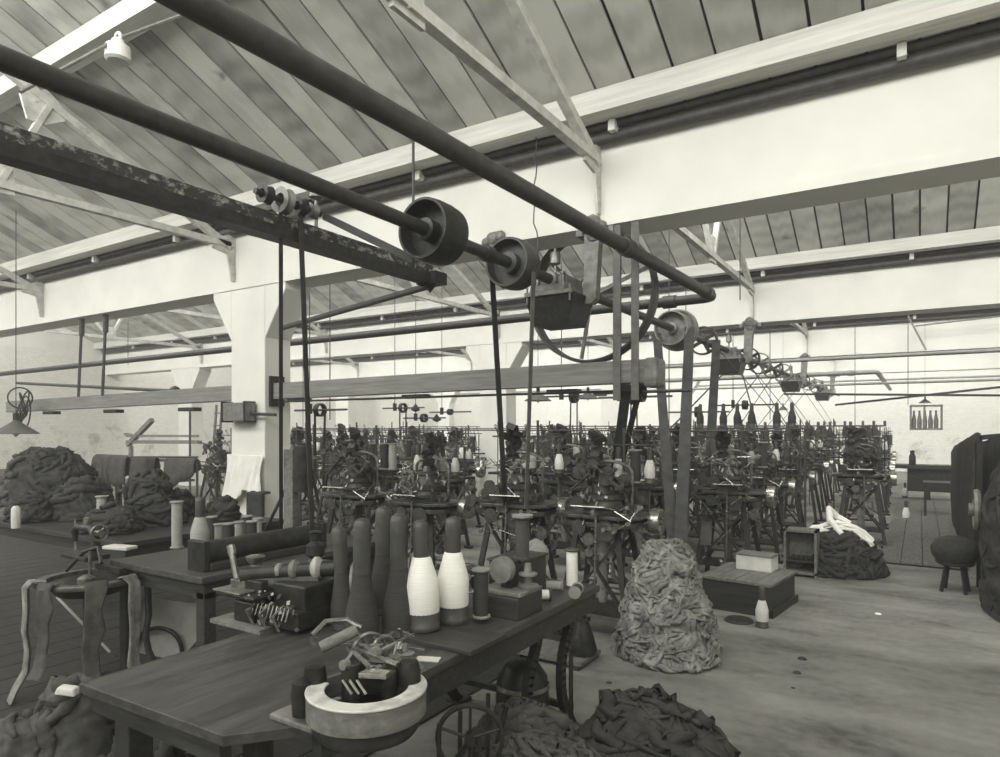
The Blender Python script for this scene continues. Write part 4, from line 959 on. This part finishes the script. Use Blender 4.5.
SIMPLE={'leg','bed_plate','cylinder_head','cam_boxes','levers','brackets','stand_rod','bobbin_shelf','thread_guides','arch','pulley','gear_train','tray','yarn_feed_tower'}
rows=[(4.98,[-2.15,-2.97,-3.97,-4.88]),
      (7.3,[-1.72,-2.7,-3.65,-5.55,-6.5,-7.45,-8.4,-9.3]),
      (8.95,[-1.75,-2.7,-3.65,-4.6,-6.5,-7.5,-8.5,-9.5,-10.5]),
      (10.75,[-.72,-1.75,-2.75,-3.7,-4.7,-5.7,-7.8,-8.9,-10.0]),
      (12.8,[-.8,-1.8,-2.8,-3.8,-4.8,-5.8,-6.9,-8.0,-9.2,-10.4]),
      (14.8,[-.85,-1.9,-2.9,-4.0,-5.0,-6.1,-7.3,-8.6]),
      (16.6,[-.9,-2.0,-3.1,-4.3,-5.5,-6.8]),
      (19.2,[-.95,-2.1,-3.3,-4.6,-6.0]),
      (21.6,[-1.0,-2.2,-3.5,-5.0])]
count=0
rk=random.Random(99)
nb=0
for ri,(Y,xs) in enumerate(rows):
    for ci,X in enumerate(xs):
        src=MS[count%3]
        lab='black circular knitting machine, %s from the aisle in the %s row from the bench'%(ordn(ci),ordn(ri))
        if count<3: o=src; o.location=(X,Y,0); o['label']=lab
        else: o=dup(src,(X,Y,0),label=lab,keep=None if ri<4 else SIMPLE)
        o.rotation_euler=(0,0,rk.uniform(-.06,.06))
        s_=rk.uniform(.98,1.05); o.scale=(s_,s_,s_)
        count+=1
        # bobbins on the shelf
        offs=[-.28,-.13,.03,.18,.30]; rk.shuffle(offs)
        for k in range(4 if ri<2 else (3 if ri<6 else 2)):
            if ri==0 and ci==1 and offs[k]<0: continue
            kd=rk.choice(['dark','dark','pale','grey','pale','dark','white'] if ri else ['dark','pale','grey','pale','white'])
            if rk.random()<.45: src2=PS['dark' if kd!='white' else 'grey']; sc=1.25; what='spool'
            else: src2=PBs[kd]; sc=rk.uniform(.95,1.15); what='bottle-shaped bobbin'
            loc=o.matrix_basis@Vector((offs[k],.23,1.206)) if False else Vector((X+offs[k],Y+.23,1.207*s_))
            nb+=1
            shade={'dark':'dark','grey':'grey','pale':'pale','white':'white'}[kd if what!='spool' else ('dark' if kd!='white' else 'grey')]
            place(src2,loc,'%s %s %s on shelf of %s machine from aisle, %s row'%(shade,'yarn spool' if what=='spool' else 'yarn bobbin',['far left','left','central','right','far right'][sorted(offs).index(offs[k])],ordn(ci),ordn(ri)),'yarn bobbins on the knitting machines',scale=sc)
# overhead creel rails with dark bottles
for i,(Y,x0,x1,z) in enumerate(((7.35,-8.6,-1.2,1.62),(9.3,-10.6,-1.2,1.64),(12.2,-10.5,-.5,1.68),(15.6,-9,-.6,1.70))):
    t=thing('thread_rail',(x0,Y,0),'long thin horizontal thread rail above the %s machine row'%ordn(i+1),'rail','thread rails above the machines')
    MB().cyl((0,0,z),(x1-x0,0,z),.010,n=6).build('rail',M['pipe'],t)
    k=0
    while k*2.3<x1-x0:
        MB().cyl((k*2.3+.1,0,0),(k*2.3+.1,0,z+.12),.010,n=6).build('post',M['pipe'],t); k+=1
for i,(Y,x0,x1,z) in enumerate(((10.1,-2.9,-1.3,1.66),(13.8,-3.0,-.9,1.42),(16.0,-2.2,-.5,1.45))):
    t=thing('bobbin_rack',(x0,Y,0),'high narrow bobbin rack above the machines, %s towards the far wall'%ordn(i),'rack','high bobbin racks')
    MB().b2((0,-.06,z-.02),(x1-x0,.06,z)).build('shelf',M['iron'],t,smooth=False)
    for x in (.05,(x1-x0)/2,x1-x0-.05): MB().cyl((x,0,0),(x,0,z-.02),.016,n=6).build('post',M['pipe'],t)
    x=x0+.1; j=0
    while x<x1-.05:
        kd='dark' if (i<2 or j%2) else 'pale'
        place(PBs[kd],(x,Y,z+.001),'%s yarn bobbin on the %s high rack, %s from its left end'%(kd,ordn(i),ordn(min(j,12))),'bobbins on the high racks',scale=1.3)
        x+=.20 if j%3 else .34; j+=1
# ladder-like rods, leaning bars in the machine rows
for i,(p0,p1,mm,l) in enumerate((((355,545),(408,478),'wood_m','pale slanting bar between first and second machines'),((440,530),(468,482),'wood_m','pale slanting bar before the far column'))):
    a=TY(p0[0],p0[1],5.9); b=TY(p1[0],p1[1],5.9); o=MB().bar(Vector((0,0,0)),b-a,.03,.02).build('slanting_bar',M[mm],None,smooth=False,loc=a); tag(o,l,'bar')
# ------------------------------------------------------------------ pendant lamps
def lamp(px,py,Y,w,label,first=[None]):
    p=TY(px,py,Y); k=(px-500)/F; d=Y/(k*SA+CA); r=w/2/F*d
    if first[0] is None:
        t=thing('pendant_lamp',p,label,'lamp','pendant lamps')
        MB().lathe([(.19,0),(.19,.006),(.03,.12),(.02,.14)],(0,0,0),None,24,cap=False).build('shade',M['shade'],t)
        MB().cyl((0,0,.12),(0,0,.2),.025,n=10).build('socket',M['iron'],t)
        MB().lathe([(.001,-.03),(.03,0),(.02,.06),(.015,.1)],(0,0,.0),None,12).build('bulb',M['porcelain'],t)
        first[0]=t
    else: t=dup(first[0],p,label=label,keep={'shade','socket','bulb'})
    s=r/.19; zs=s if s>.7 else .7; t.scale=(s,s,zs)
    MB().cyl((0,0,.2),(0,0,(roofz(Y)-p.z)/zs),.004,n=5).build('cord',M['iron'],t); return t
lamp(303,459,5.0,30,'cone lamp shade hanging right of the column')
lamp(538,401,6.2,27,'cone lamp shade under the timber beam near its middle')
lamp(588,399,8.0,22,'pale cone lamp shade right of the beam-centre lamp')
lamp(925,403,17.2,11,'small lamp beside the hanging rack at far right')
lamp(16,434,4.2,40,'dark lamp shade cut by the left edge')
lamp(783,340+70,15.0,10,'tiny lamp over the far machines')
# countershaft sets with V belts in mid distance
for i,(px,py,Y,r_) in enumerate(((403,408,9.5,.09),(424,418,9.8,.08),(450,412,10.5,.06),(574,396,8.6,.1),(634,397,8.2,.1),(640,392,6.3,.1),(320,410,6.3,.09),(698,412,11.0,.09),(745,405,12.0,.08))):
    p=TY(px,py,Y); t=thing('countershaft',p,'small countershaft pulley %s'%['over the second machine gap','just right of it with dark cone','near the far column','below beam middle','below beam right','under the beam end cap','behind the right belt of the column','right of the wide belts','above the crate'][i],'pulley','small countershaft pulleys')
    MB().lathe([(r_*.8,-.04),(r_,-.04),(r_*1.02,0),(r_,.04),(r_*.8,.04)],(0,0,0),rotm(0,PI/2),20,cap=False).build('rim',M['iron'],t)
    MB().cyl((-.5,0,0),(.5,0,0),.014,n=8).build('shaft',M['pipe'],t); MB().cyl((-.2,0,0),(-.2,0,roofz(Y)-p.z),.007,n=5).build('hanger',M['pipe'],t); MB().box((-.2,0,.02),(.05,.05,.14)).build('bearing',M['iron'],t); (MB().lathe([(.001,-.08),(.09,-.04),(.001,.08)],(.3,0,0),None,8).build('cone',M['iron'],t) if i in (0,1) else None)
    if i in (0,3,4,6): MB().bar((-.0,-r_,0),(-.06,-.02,-1.0),.035,.006,up=(1,0,0)).bar((0,r_,0),(.04,.02,-1.0),.035,.006,up=(1,0,0)).build('belt',M['belt'],t,smooth=False)
# hanging rack at far right
p=TY(926,430,17.0); t=thing('hanging_rack',p,'small slatted rack of bobbins hung by wires at far right','rack')
m=MB(); W_=.30; 
for z in (0,.5): m.b2((-W_,-.08,z),(W_,.08,z+.04))
for x in (-W_,-.05,W_-.04): m.b2((x,-.08,0),(x+.04,.08,.54))
m.build('frame',M['iron_g'],t,smooth=False)
for i in range(5): MB().lathe([(.04,.04),(.045,.2),(.02,.34),(.02,.42)],(-.22+.1*i,0,0),None,10).build('slat_roll',M['wood_m'],t)
# far benches at end wall
t=thing('far_bench',(.1,17.9,0),'long dark bench at the end of the plank walkway','bench')
m=MB().b2((-1.6,0,.72),(1.6,.7,.80)); m.build('top',M['wood_d'],t,smooth=False)
for x in (-1.5,-.0,1.4): MB().b2((x,.05,0),(x+.1,.65,.72)).build('leg',M['iron'],t,smooth=False)
MB().b2((-.35,.1,.2),(.5,.6,.72)).build('cabinet',M['iron'],t,smooth=False)
MB().lathe([(.07,.8),(.07,1.0),(.04,1.05),(.05,1.12),(.001,1.14)],(-.25,.3,0),None,12).build('vise',M['iron'],t)
# right dark frame covered with hung stockings
t=thing('stocking_rack',(.52,8.5,0),'long low rack hung with dark stockings right of the plank walkway','rack')
m=MB()
for y,z in ((0,1.55),(2.8,1.42),(5.6,1.27)): m.bar((.0,y,0),(.0,y,z),.05,.05).bar((.9,y,0),(.9,y,z+.1),.05,.05).bar((0,y,z),(.9,y,z+.1),.05,.05)
m.bar((0,0,1.55),(0,5.6,1.27),.05,.05).bar((0,0,.5),(0,5.6,.5),.05,.05); m.build('frame',M['iron'],t,smooth=False)
mb=MB(); n=60
r=random.Random(8)
for i in range(n):
    for xx in (0,.32):
        y=.05+5.5*(i+r.uniform(-.3,.3))/n; z=1.55-.28*y/5.6+xx*.12; 
        P=[(-.0+xx,y+.02*r.random(),z+.05),(-.04+xx,y,z-.06),(-.04+xx,y+r.uniform(-.03,.03),z-.35),(-.05+xx,y+r.uniform(-.03,.03),z-.7),(-.04+xx,y,z-1.2-r.random()*.2)]
        w=r.uniform(.018,.03); mb.tube(P,[w,w*1.2,w,w*1.3,w*.6],7)
tag(mb.build('hung_stockings',M['cloth_d'],t),kind='stuff')
t=thing('covered_machine',(.45,6.75,0),'dark cloth-covered machine with a round wheel at the right edge of the view','machine')
def cprof(u): return (math.sin(min(1,u*1.6)*PI/2), 1.62*(1-max(0,(u-.15)/.85)) if u>.15 else 1.62+.05*(1-u/.15))
def csurf(u,a):
    r,z=cprof(u); return Vector((.42*r*math.cos(a),.75*r*math.sin(a),z)),Vector((math.cos(a),math.sin(a),.2)).normalized()
folds(mound(cprof,.42,.75,seed=4,amp=.06,f=4,ridge=.4),160,csurf,3,r=(.01,.03),ln=(.3,.8),down=1).build('cover',M['cloth_d'],t,loc=(.47,.75,0),sharp=False)
mb=MB().wheel((-.0,.95,.88),.17,.028,5,rot=rotm(0,PI/2)); mb.build('wheel',M['iron_g'],t)
t=thing('round_stool',TZ(962,592,0),'dark round-topped stool with bundle at the right end of the walkway','stool')
p=Vector((.30,8.15,0)); t.location=p; t.scale=(.85,.85,.8)
for a in range(4): MB().bar((.11*math.cos(a*PI/2+.6),.11*math.sin(a*PI/2+.6),.36),(.17*math.cos(a*PI/2+.6),.17*math.sin(a*PI/2+.6),0),.03,.03).build('leg',M['wood_d'],t,smooth=False)
MB().lathe([(.18,.34),(.2,.36),(.2,.38),(.001,.385)],(0,0,0),None,24).build('seat',M['wood_d'],t)
MB().lathe([(.19,.38),(.24,.46),(.25,.55),(.2,.64),(.1,.69),(.001,.70)],(0,0,0),None,24).build('cushion',M['cloth_d'],t)
t=thing('side_table',(.30,14.7,0),'small dark table beside the walkway near the stocking rack','table')
MB().b2((-.25,-.3,.62),(.3,.3,.66)).build('top',M['wood_d'],t,smooth=False)
for sx in (-.22,.27):
    for sy in (-.27,.27): MB().b2((sx-.02,sy-.02,0),(sx+.02,sy+.02,.62)).build('leg',M['wood_d'],t,smooth=False)
# white bottles along the aisle
for i,(px,py) in enumerate(((906,521),(905,498))):
    place(PBs['white'],TZ(px,py,0),'white yarn bobbin on the floor at machine row ends, %s of two'%['nearer','farther'][i],'aisle bobbins',scale=1.35)
# ------------------------------------------------------------------ column cloth
t=thing('hanging_sheet',(-6.85,5.17,1.0),'white cloth sheet hung on the front of the column','cloth')
mb=MB(); nx,nz=30,26; g=[]
pL=TY(229,457,5.17); pR=TY(279,457,5.17); 
x0,x1=pL.x-.02,pR.x-.35; x1=-6.53
for j in range(nz+1):
    v=j/nz; rowv=[]
    for i in range(nx+1):
        u=i/nx; bot=.38+.22*abs(math.sin(u*3.6+.4)) if u<.45 else .68-.25*(u-.45)/.55
        length=.62 if u<.2 else (.62-.5*(u-.2) if u<.55 else .42+.35*(u-.55)*.3)
        z=1.33-length*v; x=x0+(x1-x0)*u+.02*math.sin(v*5+u*9)
        y=5.155-.035*abs(math.sin(u*17+v*1.5))*(.3+v)-.03*v
        rowv.append(mb.bm.verts.new((x+6.85,y-5.17,z-1.0)))
    g.append(rowv)
for a,b in zip(g,g[1:]):
    for i in range(nx): mb.bm.faces.new((a[i],a[i+1],b[i+1],b[i]))
o=mb.build('sheet',M['cloth_w'],t); sd=o.modifiers.new('s','SOLIDIFY'); sd.thickness=.006
mb=MB().b2((.16,-.14,-.5),(.44,-.09,-.10)).b2((.16,-.09,-.12),(.44,.0,-.09)); mb.build('dark_apron',M['cloth_d'],t,smooth=False,bevel=.03)
# ------------------------------------------------------------------ second bench and its things
t=thing('workbench',(-4.02,3.15,0),'dark second workbench left of the foreground bench','bench')
MB().b2((-.50,-.80,TZT-.04),(.50,.75,TZT)).build('top',M['wood_t'],t,smooth=False,bevel=.004)
MB().b2((-.46,-.76,TZT-.14),(.46,.7,TZT-.04)).build('apron',M['wood_d'],t,smooth=False)
for sx in (-.42,.42):
    for sy in (-.72,.66): MB().box((sx,sy,(TZT-.1)/2),(.08,.08,TZT-.1)).build('leg',M['wood_d'],t,smooth=False,bevel=.006)
# long dark roller cover
a=TZ(198,572,.80);b=TZ(268,549,.80)
t=thing('winding_frame',Vector((-3.72,2.9,TZT)),'long low dark winding frame lying along the edge of the second bench','machine',rz=0)
MB().b2((-.10,-.42,0),(.10,.5,.05)).build('base',M['wood_d'],t,smooth=False,bevel=.01)
MB().cyl((0,-.42,.10),(0,.5,.10),.075,n=20).build('roller',M['iron'],t)
for y in (-.44,.5): MB().box((0,y,.09),(.17,.04,.19)).build('end_cheek',M['iron'],t,smooth=False,bevel=.006)
def B2(px,py,z=TZT): return TZ(px,py,z)
BIGG=spool('grey',.34,.04)
PS2=spool('pale' if False else 'grey',.34,.045)
place(PS2,B2(177,548),'tall grey yarn tube on second bench, left of the tall pair','yarn tubes on the second bench')
o=place(bottle('grey',.40),B2(200,556),'tall grey tapered bobbin on second bench, right of the tall pair','yarn tubes on the second bench')
tin=spool('grey',.20,.036)
for i,(px,py,kd) in enumerate(((219,552,'grey'),(228,555,'dark'),(239,549,'pale'),(247,545,'dark'),(258,545,'grey'),(212,546,'dark'),(252,552,'dark'))):
    p=B2(px,py); s2={'grey':tin,'dark':PS['dark'],'pale':tin}[kd]
    place(s2,p,'short yarn spool in the row before the column, %s in the row'%ordn(i),'short spools on the second bench',scale=1.0)
t=thing('wooden_post',B2(291,550),'thick wooden post standing on the second bench right of the column','post')
MB().box((0,0,.36),(.075,.075,.72),rotm(0,0,.3)).build('post',M['wood_m'],t,smooth=False,bevel=.006)
MB().lathe([(.05,.42),(.06,.5),(.06,.66),(.04,.74),(.001,.75)],(.07,.03,0),None,14).build('roll',M['cloth_d'],t)
a=Vector((-.02,0,.02)); MB().cyl((-.25,-.1,.0),(-.01,0,.5),.012,n=6).build('brace',M['iron'],t)
# heap of cloth + machine on second bench left part
def bench(name,x0,x1,y0,y1,z,label):
    t=thing(name,((x0+x1)/2,(y0+y1)/2,0),label,'bench'); cx,cy=(x0+x1)/2,(y0+y1)/2
    MB().b2((x0-cx,y0-cy,z-.04),(x1-cx,y1-cy,z)).build('top',M['wood_d'],t,smooth=False,bevel=.004)
    MB().b2((x0-cx+.04,y0-cy+.04,z-.13),(x1-cx-.04,y1-cy-.04,z-.04)).build('apron',M['wood_d'],t,smooth=False)
    for sx in (x0-cx+.07,x1-cx-.07):
        for sy in (y0-cy+.07,y1-cy-.07): MB().box((sx,sy,(z-.1)/2),(.08,.08,z-.1)).build('leg',M['wood_d'],t,smooth=False)
    return t
bench('workbench',-7.6,-5.1,2.75,4.3,.78,'dark third workbench at the left edge below the heaped clothes')
bench('workbench',-16.5,-12.0,5.4,6.5,.78,'long low bench against the left side behind the clothes rail')
def heapat(px,py,Y,rx,ry,h,z0,label,m_,seed,**k):
    p=TY(px,py,Y); return heap('cloth_heap',(p.x,Y,z0),rx,ry,h,label,m_,seed,**k)
heapat(52,520,3.75,.55,.45,.62,.785,'big dark heap of garments on the third workbench at left',M['cloth_d'],31,amp=.07,rib=60,f=4,w=(.06,.14),ln=(.2,.5))
heapat(84,500,3.35,.34,.3,.34,.785,'rounded dark heap in front right of the big garment heap',M['cloth_d'],33,amp=.05,rib=50,f=4,w=(.06,.14),ln=(.2,.5))
heapat(22,500,3.5,.2,.2,.55,.785,'grey cloth bundle at the far left edge of the third workbench',M['cloth_m'],35,amp=.05,rib=30,f=4,w=(.06,.14),ln=(.2,.4))
heapat(30,545,2.95,.24,.16,.22,.785,'low dark cloth lump at the left edge of the third workbench',M['cloth_d'],43,amp=.03,rib=40,f=6,w=(.04,.08))
heapat(178,530,3.9,.15,.14,.24,.785,'dark cloth lump directly behind the tall grey tubes',M['cloth_d'],45,amp=.03,rib=40,f=6,w=(.04,.08))
hp=heapat(152,520,3.45,.30,.24,.46,.785,'pointed dark cloth heap left of the tall grey yarn tubes',M['cloth_d'],37,amp=.05,rib=60,f=5,w=(.05,.12),ln=(.2,.4),shape='tall')
heapat(112,540,3.0,.26,.18,.20,.785,'low dark cloth lump behind the round stand',M['cloth_d'],39,amp=.03,rib=40,f=6,w=(.04,.08))
heapat(221,545,3.9,.16,.14,.2,.785,'dark cloth bundle behind the short spools',M['cloth_d'],41,amp=.03,rib=30,f=6,w=(.04,.08))
o=tag(MB().box((0,0,.012),(.22,.10,.024),rotm(0,0,.25)).build('white_packet',M['paper'],None,smooth=False,bevel=.006,loc=TZ(120,549,.80)),'white folded packet on the bench behind the round stand','packet')
place(PS['grey'],TZ(102,528,.80),'grey yarn spool on the third bench before the clothes rail')
o=MB().lathe([(.035,0),(.038,.1),(.035,.17),(.02,.19)],(0,0,0),None,14).build('white_jar',M['yarn_l'],None,loc=TZ(16,528,.785)); tag(o,'whitish jar at the left edge in front of the heap','jar')
# small sewing machine bits on benches
for i,(px,py,l) in enumerate(((125,505,'black sewing machine head behind the packet'),(85,552,'small black machine with a needle post behind the round stand'))):
    p=TZ(px,py+6,.785); t=thing('sewing_machine',p,l,'sewing machine','sewing machine heads on the left benches')
    MB().b2((-.16,-.08,0),(.16,.08,.03)).build('base',M['iron'],t,smooth=False,bevel=.006)
    MB().tube([(.13,0,.03),(.13,0,.17),(.08,0,.2),(-.1,0,.2),(-.13,0,.17),(-.13,0,.10)],[.035,.03,.028,.024,.024,.015],10).build('arm',M['iron'],t)
    MB().wheel((.18,0,.18),.05,.01,3,rot=rotm(0,PI/2)).build('hand_wheel',M['steel_m'],t)
    MB().cyl((-.13,0,.03),(-.13,0,.25),.006,n=6).cyl((.02,0,.2),(.02,0,.27),.018,n=10).build('needle_bar',M['steel'],t)
# clothes rail with garments
cr=thing('clothes_rail',TY(97,458,6.0)*1.0,'long thin rail with dark garments hung over it left of the column','rail')
rp0=TY(94,457,5.9); rp1=TY(198,457,5.9); cr.location=(rp0.x,5.9,0)
MB().cyl((0,0,rp0.z),(rp1.x-rp0.x,0,rp1.z),.014,n=8).build('rail',M['pipe'],cr)
for x in (.02,(rp1.x-rp0.x)-.02): MB().cyl((x,0,0),(x,0,rp0.z),.018,n=8).build('post',M['pipe'],cr)
def garment(px0,px1,pyb0,pyb1,label,m_,seed):
    a=TY(px0,457,5.9);b=TY(px1,457,5.9); w=b.x-a.x; ctr=a.x+w/2; r=random.Random(seed)
    l0=(pyb0-457)/F*10.2; l1=(pyb1-457)/F*10.2
    mb=MB(); n=18; sec=[]; prof=[(-.05,-1),(-.055,-.66),(-.045,-.33),(-.03,-.06),(0,0.015),(.03,-.06),(.045,-.33),(.05,-.7)]
    for i in range(n+1):
        u=i/n; L_=l0+(l1-l0)*u+.02*math.sin(u*11+seed)
        sec.append([mb.bm.verts.new(((u-.5)*w*(1+.05*abs(zz)), yy*(1+.3*math.sin(u*14+seed))-.0, zz*L_ if zz<0 else zz+.0)) for yy,zz in prof])
    for s0,s1 in zip(sec,sec[1:]):
        for k in range(len(prof)-1): mb.bm.faces.new((s0[k],s1[k],s1[k+1],s0[k+1]))
    o=mb.build('garment',m_,None,loc=(ctr,5.9,rp0.z+.018)); sd=o.modifiers.new('s','SOLIDIFY'); sd.thickness=.02; sd.offset=1
    tag(o,label,'garment','garments on the rail')
garment(96,112,483,484,'dark grey garment at the left end of the rail',M['cloth_m'],1)
garment(111,128,488,486,'dark grey garment, second from left on the rail',M['cloth_m'],2)
garment(133,147,484,480,'dark grey garment left of the gap on the rail',M['cloth_m'],3)
garment(149,157,476,474,'small narrow black garment in the gap on the rail',M['cloth_d'],4)
garment(167,197,490,470,'widest dark garment at the right end of the rail with slanting hem',M['cloth_m'],5)
o=MB().ring((0,0,-.14),.16,.008,'Y',20,5).build('wire_loop',M['pipe'],None,loc=TY(97,462,5.8)); tag(o,'thin wire loop hanging at the left end of the garment rail','wire')
# shelf structure by left wall
t=thing('wall_rack',TY(160,440,9.0),'dark two-bar rack with slanting post behind the garments','rack')
a=TY(160,440,9.0); 
def rel(px,py): return TY(px,py,9.0)-a
m=MB().bar(rel(127,436),rel(198,436),.06,.05).bar(rel(127,442),rel(198,442),.06,.08).bar(rel(128,445),rel(152,420),.10,.10).bar(rel(131,446),rel(131,500),.08,.08).bar(rel(133,436),rel(126,434),.1,.06); m.build('bars',M['iron_g'],t,smooth=False)
MB().b2((-.9,-.1,-.95),(.9,.3,-.90)).b2((-.9,-.1,-.50),(.9,.3,-.45)).build('shelf',M['wood_d'],t,smooth=False)
# ladder
t=thing('ladder',TY(212,520,8.2),'narrow dark ladder between the two columns','ladder'); a=TY(212,520,8.2); t.location=(a.x,8.2,0)
for sx in (-.09,.09): MB().bar((sx,0,0),(sx-.05,.2,2.12),.03,.04).build('rail',M['wood_m'],t,smooth=False)
for k in range(8): MB().cyl((-.09-.006*k,.02*k,.2+.25*k),(.09-.006*k,.02*k,.2+.25*k),.012,n=6).build('rung',M['wood_m'],t)
# tall dark rod in front of second column
o=MB().cyl((0,0,0),(0,0,2.05),.022,n=8).build('iron_bar',M['pipe'],None,loc=(TY(190,450,8).x,8.0,0)); tag(o,'tall thin upright rod before the distant left column','rod')
# machine cluster behind column at px 210
for i,(X,Y) in enumerate(((-10.9,7.6),(-11.6,8.6))):
    o=dup(MS[i],(X,Y,0),label='black circular knitting machine between the two left columns, %s of the two'%['nearer','farther'][i])
# ------------------------------------------------------------------ round looper stand (left)
c=TZ(90,578,.69)
t=thing('round_stand',(c.x,c.y,0),'round looping stand with stockings draped over its rim, at left','looping stand')
MB().lathe([(.24,.67),(.30,.67),(.305,.685),(.30,.70),(.24,.70),(.24,.67)],(0,0,0),None,48,cap=False).build('rim',M['steel_m'],t)
MB().lathe([(.18,.6),(.23,.66),(.22,.68),(.05,.69)],(0,0,0),None,32).build('dial',M['iron'],t)
MB().cyl((0,0,0),(0,0,.62),.04,n=14).lathe([(.2,0),(.19,.03),(.06,.06),(.045,.12)],(0,0,0),None,20).build('pedestal',M['iron'],t)
MB().cyl((0,0,.69),(0,0,.86),.01,n=8).lathe([(.05,.69),(.05,.72),(.02,.74)],(.12,-.08,0),None,12).build('spindle',M['steel_m'],t)
MB().tube([(-.2,-.05,.72),(-.12,.02,.84),(.0,.05,.88),(.14,.0,.8)],.012,8).box((.05,.1,.74),(.3,.04,.03)).build('arm',M['iron'],t)
def stocking(par_loc,ang,label,m_,L_,seed,r0=.31):
    r=random.Random(seed); mb=MB(); n=14; rows=[]
    ca,sa=math.cos(ang),math.sin(ang); ctr=Vector((ca*r0,sa*r0,0)); side=Vector((-sa,ca,0)); out=Vector((ca,sa,0))
    path=[(-.06,.71,.05),(0,.725,.055),(.03,.68,.055),(.03,.55,.055),(.035,.42,.05),(.02,.30,.04),(.03,.18,.045),(.08,.08,.05),(.11,.02,.045)]
    P=[];
    for k,(o_,z,w) in enumerate(path):
        z=.725-(.725-z)*L_; P.append((o_,z,w*(1+.2*r.uniform(-1,1)),r.uniform(-.02,.02)))
    for (o_,z,w,sd_) in P:
        ring=[]
        for i in range(n):
            a=2*PI*i/n; ring.append(mb.bm.verts.new(ctr+out*(o_+.014*math.sin(a)*(1+.5*math.sin(a*3)))+side*(w*math.cos(a)+sd_)+Vector((0,0,z))))
        rows.append(ring)
    for a,b in zip(rows,rows[1:]):
        for i in range(n): mb.bm.faces.new((a[i],a[(i+1)%n],b[(i+1)%n],b[i]))
    mb.bm.faces.new(rows[0]); mb.bm.faces.new(rows[-1][::-1])
    o=mb.build('stocking',m_,None,loc=par_loc); tag(o,label,'stocking','stockings on the round stand'); return o
v0=math.atan2(-c.y,-c.x)
for i,(da,L_,l) in enumerate(((-1.35,1.0,'leftmost, reaching the floor'),(-.75,.75,'second from left'),(.05,.95,'middle one'),(.75,1.0,'second from right'),(1.25,.98,'rightmost'))):
    stocking((c.x,c.y,0),v0+da,'grey stocking draped over the round stand, %s'%l,M['cloth_l'] if i in (0,3) else M['cloth_m'],L_,i+3)
o=MB().bar((0,0,0),TZ(113,655,.2)-TZ(60,600,.5),.1,.015,up=(0,1,1)).build('pale_board',M['card'],None,smooth=False,loc=TZ(60,600,.5)+Vector((0,.0,.0))); tag(o,'pale slanting board among the stockings','board')
# big light sheet under second bench
a=TZ(166,620,.35); mb=MB(); mb.prism([(-.30,.16),(.28,.10),(.34,-.0),(.12,-.26),(-.22,-.2),(-.25,-.05),(-.32,.05)],-.006,.006,Matrix.Rotation(A,4,'Z')@rotm(PI/2-.25)); o=mb.build('paper_sheet',M['card'],None,smooth=False,loc=a); tag(o,'pale stiff paper sheet leaning under the second bench','paper')
o=MB(); o.ring((0,0,0),.16,.014,'Y',32,8,rot=rotm(0,0,A)); o=o.build('iron_hoop',M['iron'],None,loc=TZ(158,658,.12)+Vector((0,0,.04))); tag(o,'dark iron hoop in front of the leaning paper','hoop')
# sacks at bottom left
def sack(px,py,z,sx,sz,label,m_,seed):
    p=TZ(px,py,z); return heap('sack',(p.x,p.y,0),sx,sx*.9,sz,label,m_,seed,amp=.04,rib=20,f=4,w=(.06,.12),ln=(.2,.4))
sack(75,715,.42,.20,.56,'pale dusty sack left of the bench leg',M['cloth_m'],51)
sack(20,735,.35,.25,.42,'dark sack in the bottom left corner',M['cloth_m'],53)
o=tag(MB().box((0,0,0),(.09,.05,.03),rotm(.1,.1,.5),taper=.8).build('white_scrap',M['paper'],None,smooth=False,bevel=.008,loc=TZ(68,690,.58)),'white paper scrap lying on the pale sack','paper')
sack(150,745,.3,.2,.4,'dark bundle under the front edge of the bench',M['cloth_d'],55)
# ------------------------------------------------------------------ lights: daylight through the sawtooth windows
W=bpy.data.worlds.new('sky'); S.world=W; W.use_nodes=True
bg=W.node_tree.nodes['Background']; bg.inputs[0].default_value=(1.0,.99,.96,1); bg.inputs[1].default_value=1.0
for k in range(len(GY)-1):
    g=GY[k]; ld=bpy.data.lights.new('skylight_daylight','AREA'); ld.shape='RECTANGLE'
    z0,z1=GTOP+.1,ceilz(g+.12,GY[k+1])-.12
    ld.size=XR-XL-.4; ld.size_y=(z1-z0); ld.energy=[900,900,950,1100,1200,1200][k]
    ld.color=(1,.99,.965)
    o=bpy.data.objects.new('skylight_daylight',ld); COL.objects.link(o)
    o.location=((XL+XR)/2,g+.24,(z0+z1)/2); o.rotation_euler=(math.radians(90-12),0,0)
    # area lights shine along local -Z; face +Y and slightly down
    o.rotation_euler=(math.radians(90-14)*1.0,0,math.radians(0)); 
    d=Vector((0,1,-.25)).normalized(); o.rotation_euler=d.to_track_quat('-Z','Y').to_euler()
N,L=W.node_tree.nodes,W.node_tree.links
vs=N.new('ShaderNodeVolumeScatter'); vs.inputs['Density'].default_value=.010; vs.inputs['Anisotropy'].default_value=.2; vs.inputs['Color'].default_value=(1,.99,.95,1)
L.new(vs.outputs[0],N['World Output'].inputs['Volume'])
S.view_settings.view_transform='Standard'; S.view_settings.look='None'; S.view_settings.gamma=1; S.view_settings.use_curve_mapping=False
S.view_settings.exposure=0.85
# unused prototypes are removed
for o in list(bpy.data.objects):
    if o.parent is None and o.get('label')=='x':
        for c_ in list(o.children_recursive): bpy.data.objects.remove(c_)
        bpy.data.objects.remove(o)
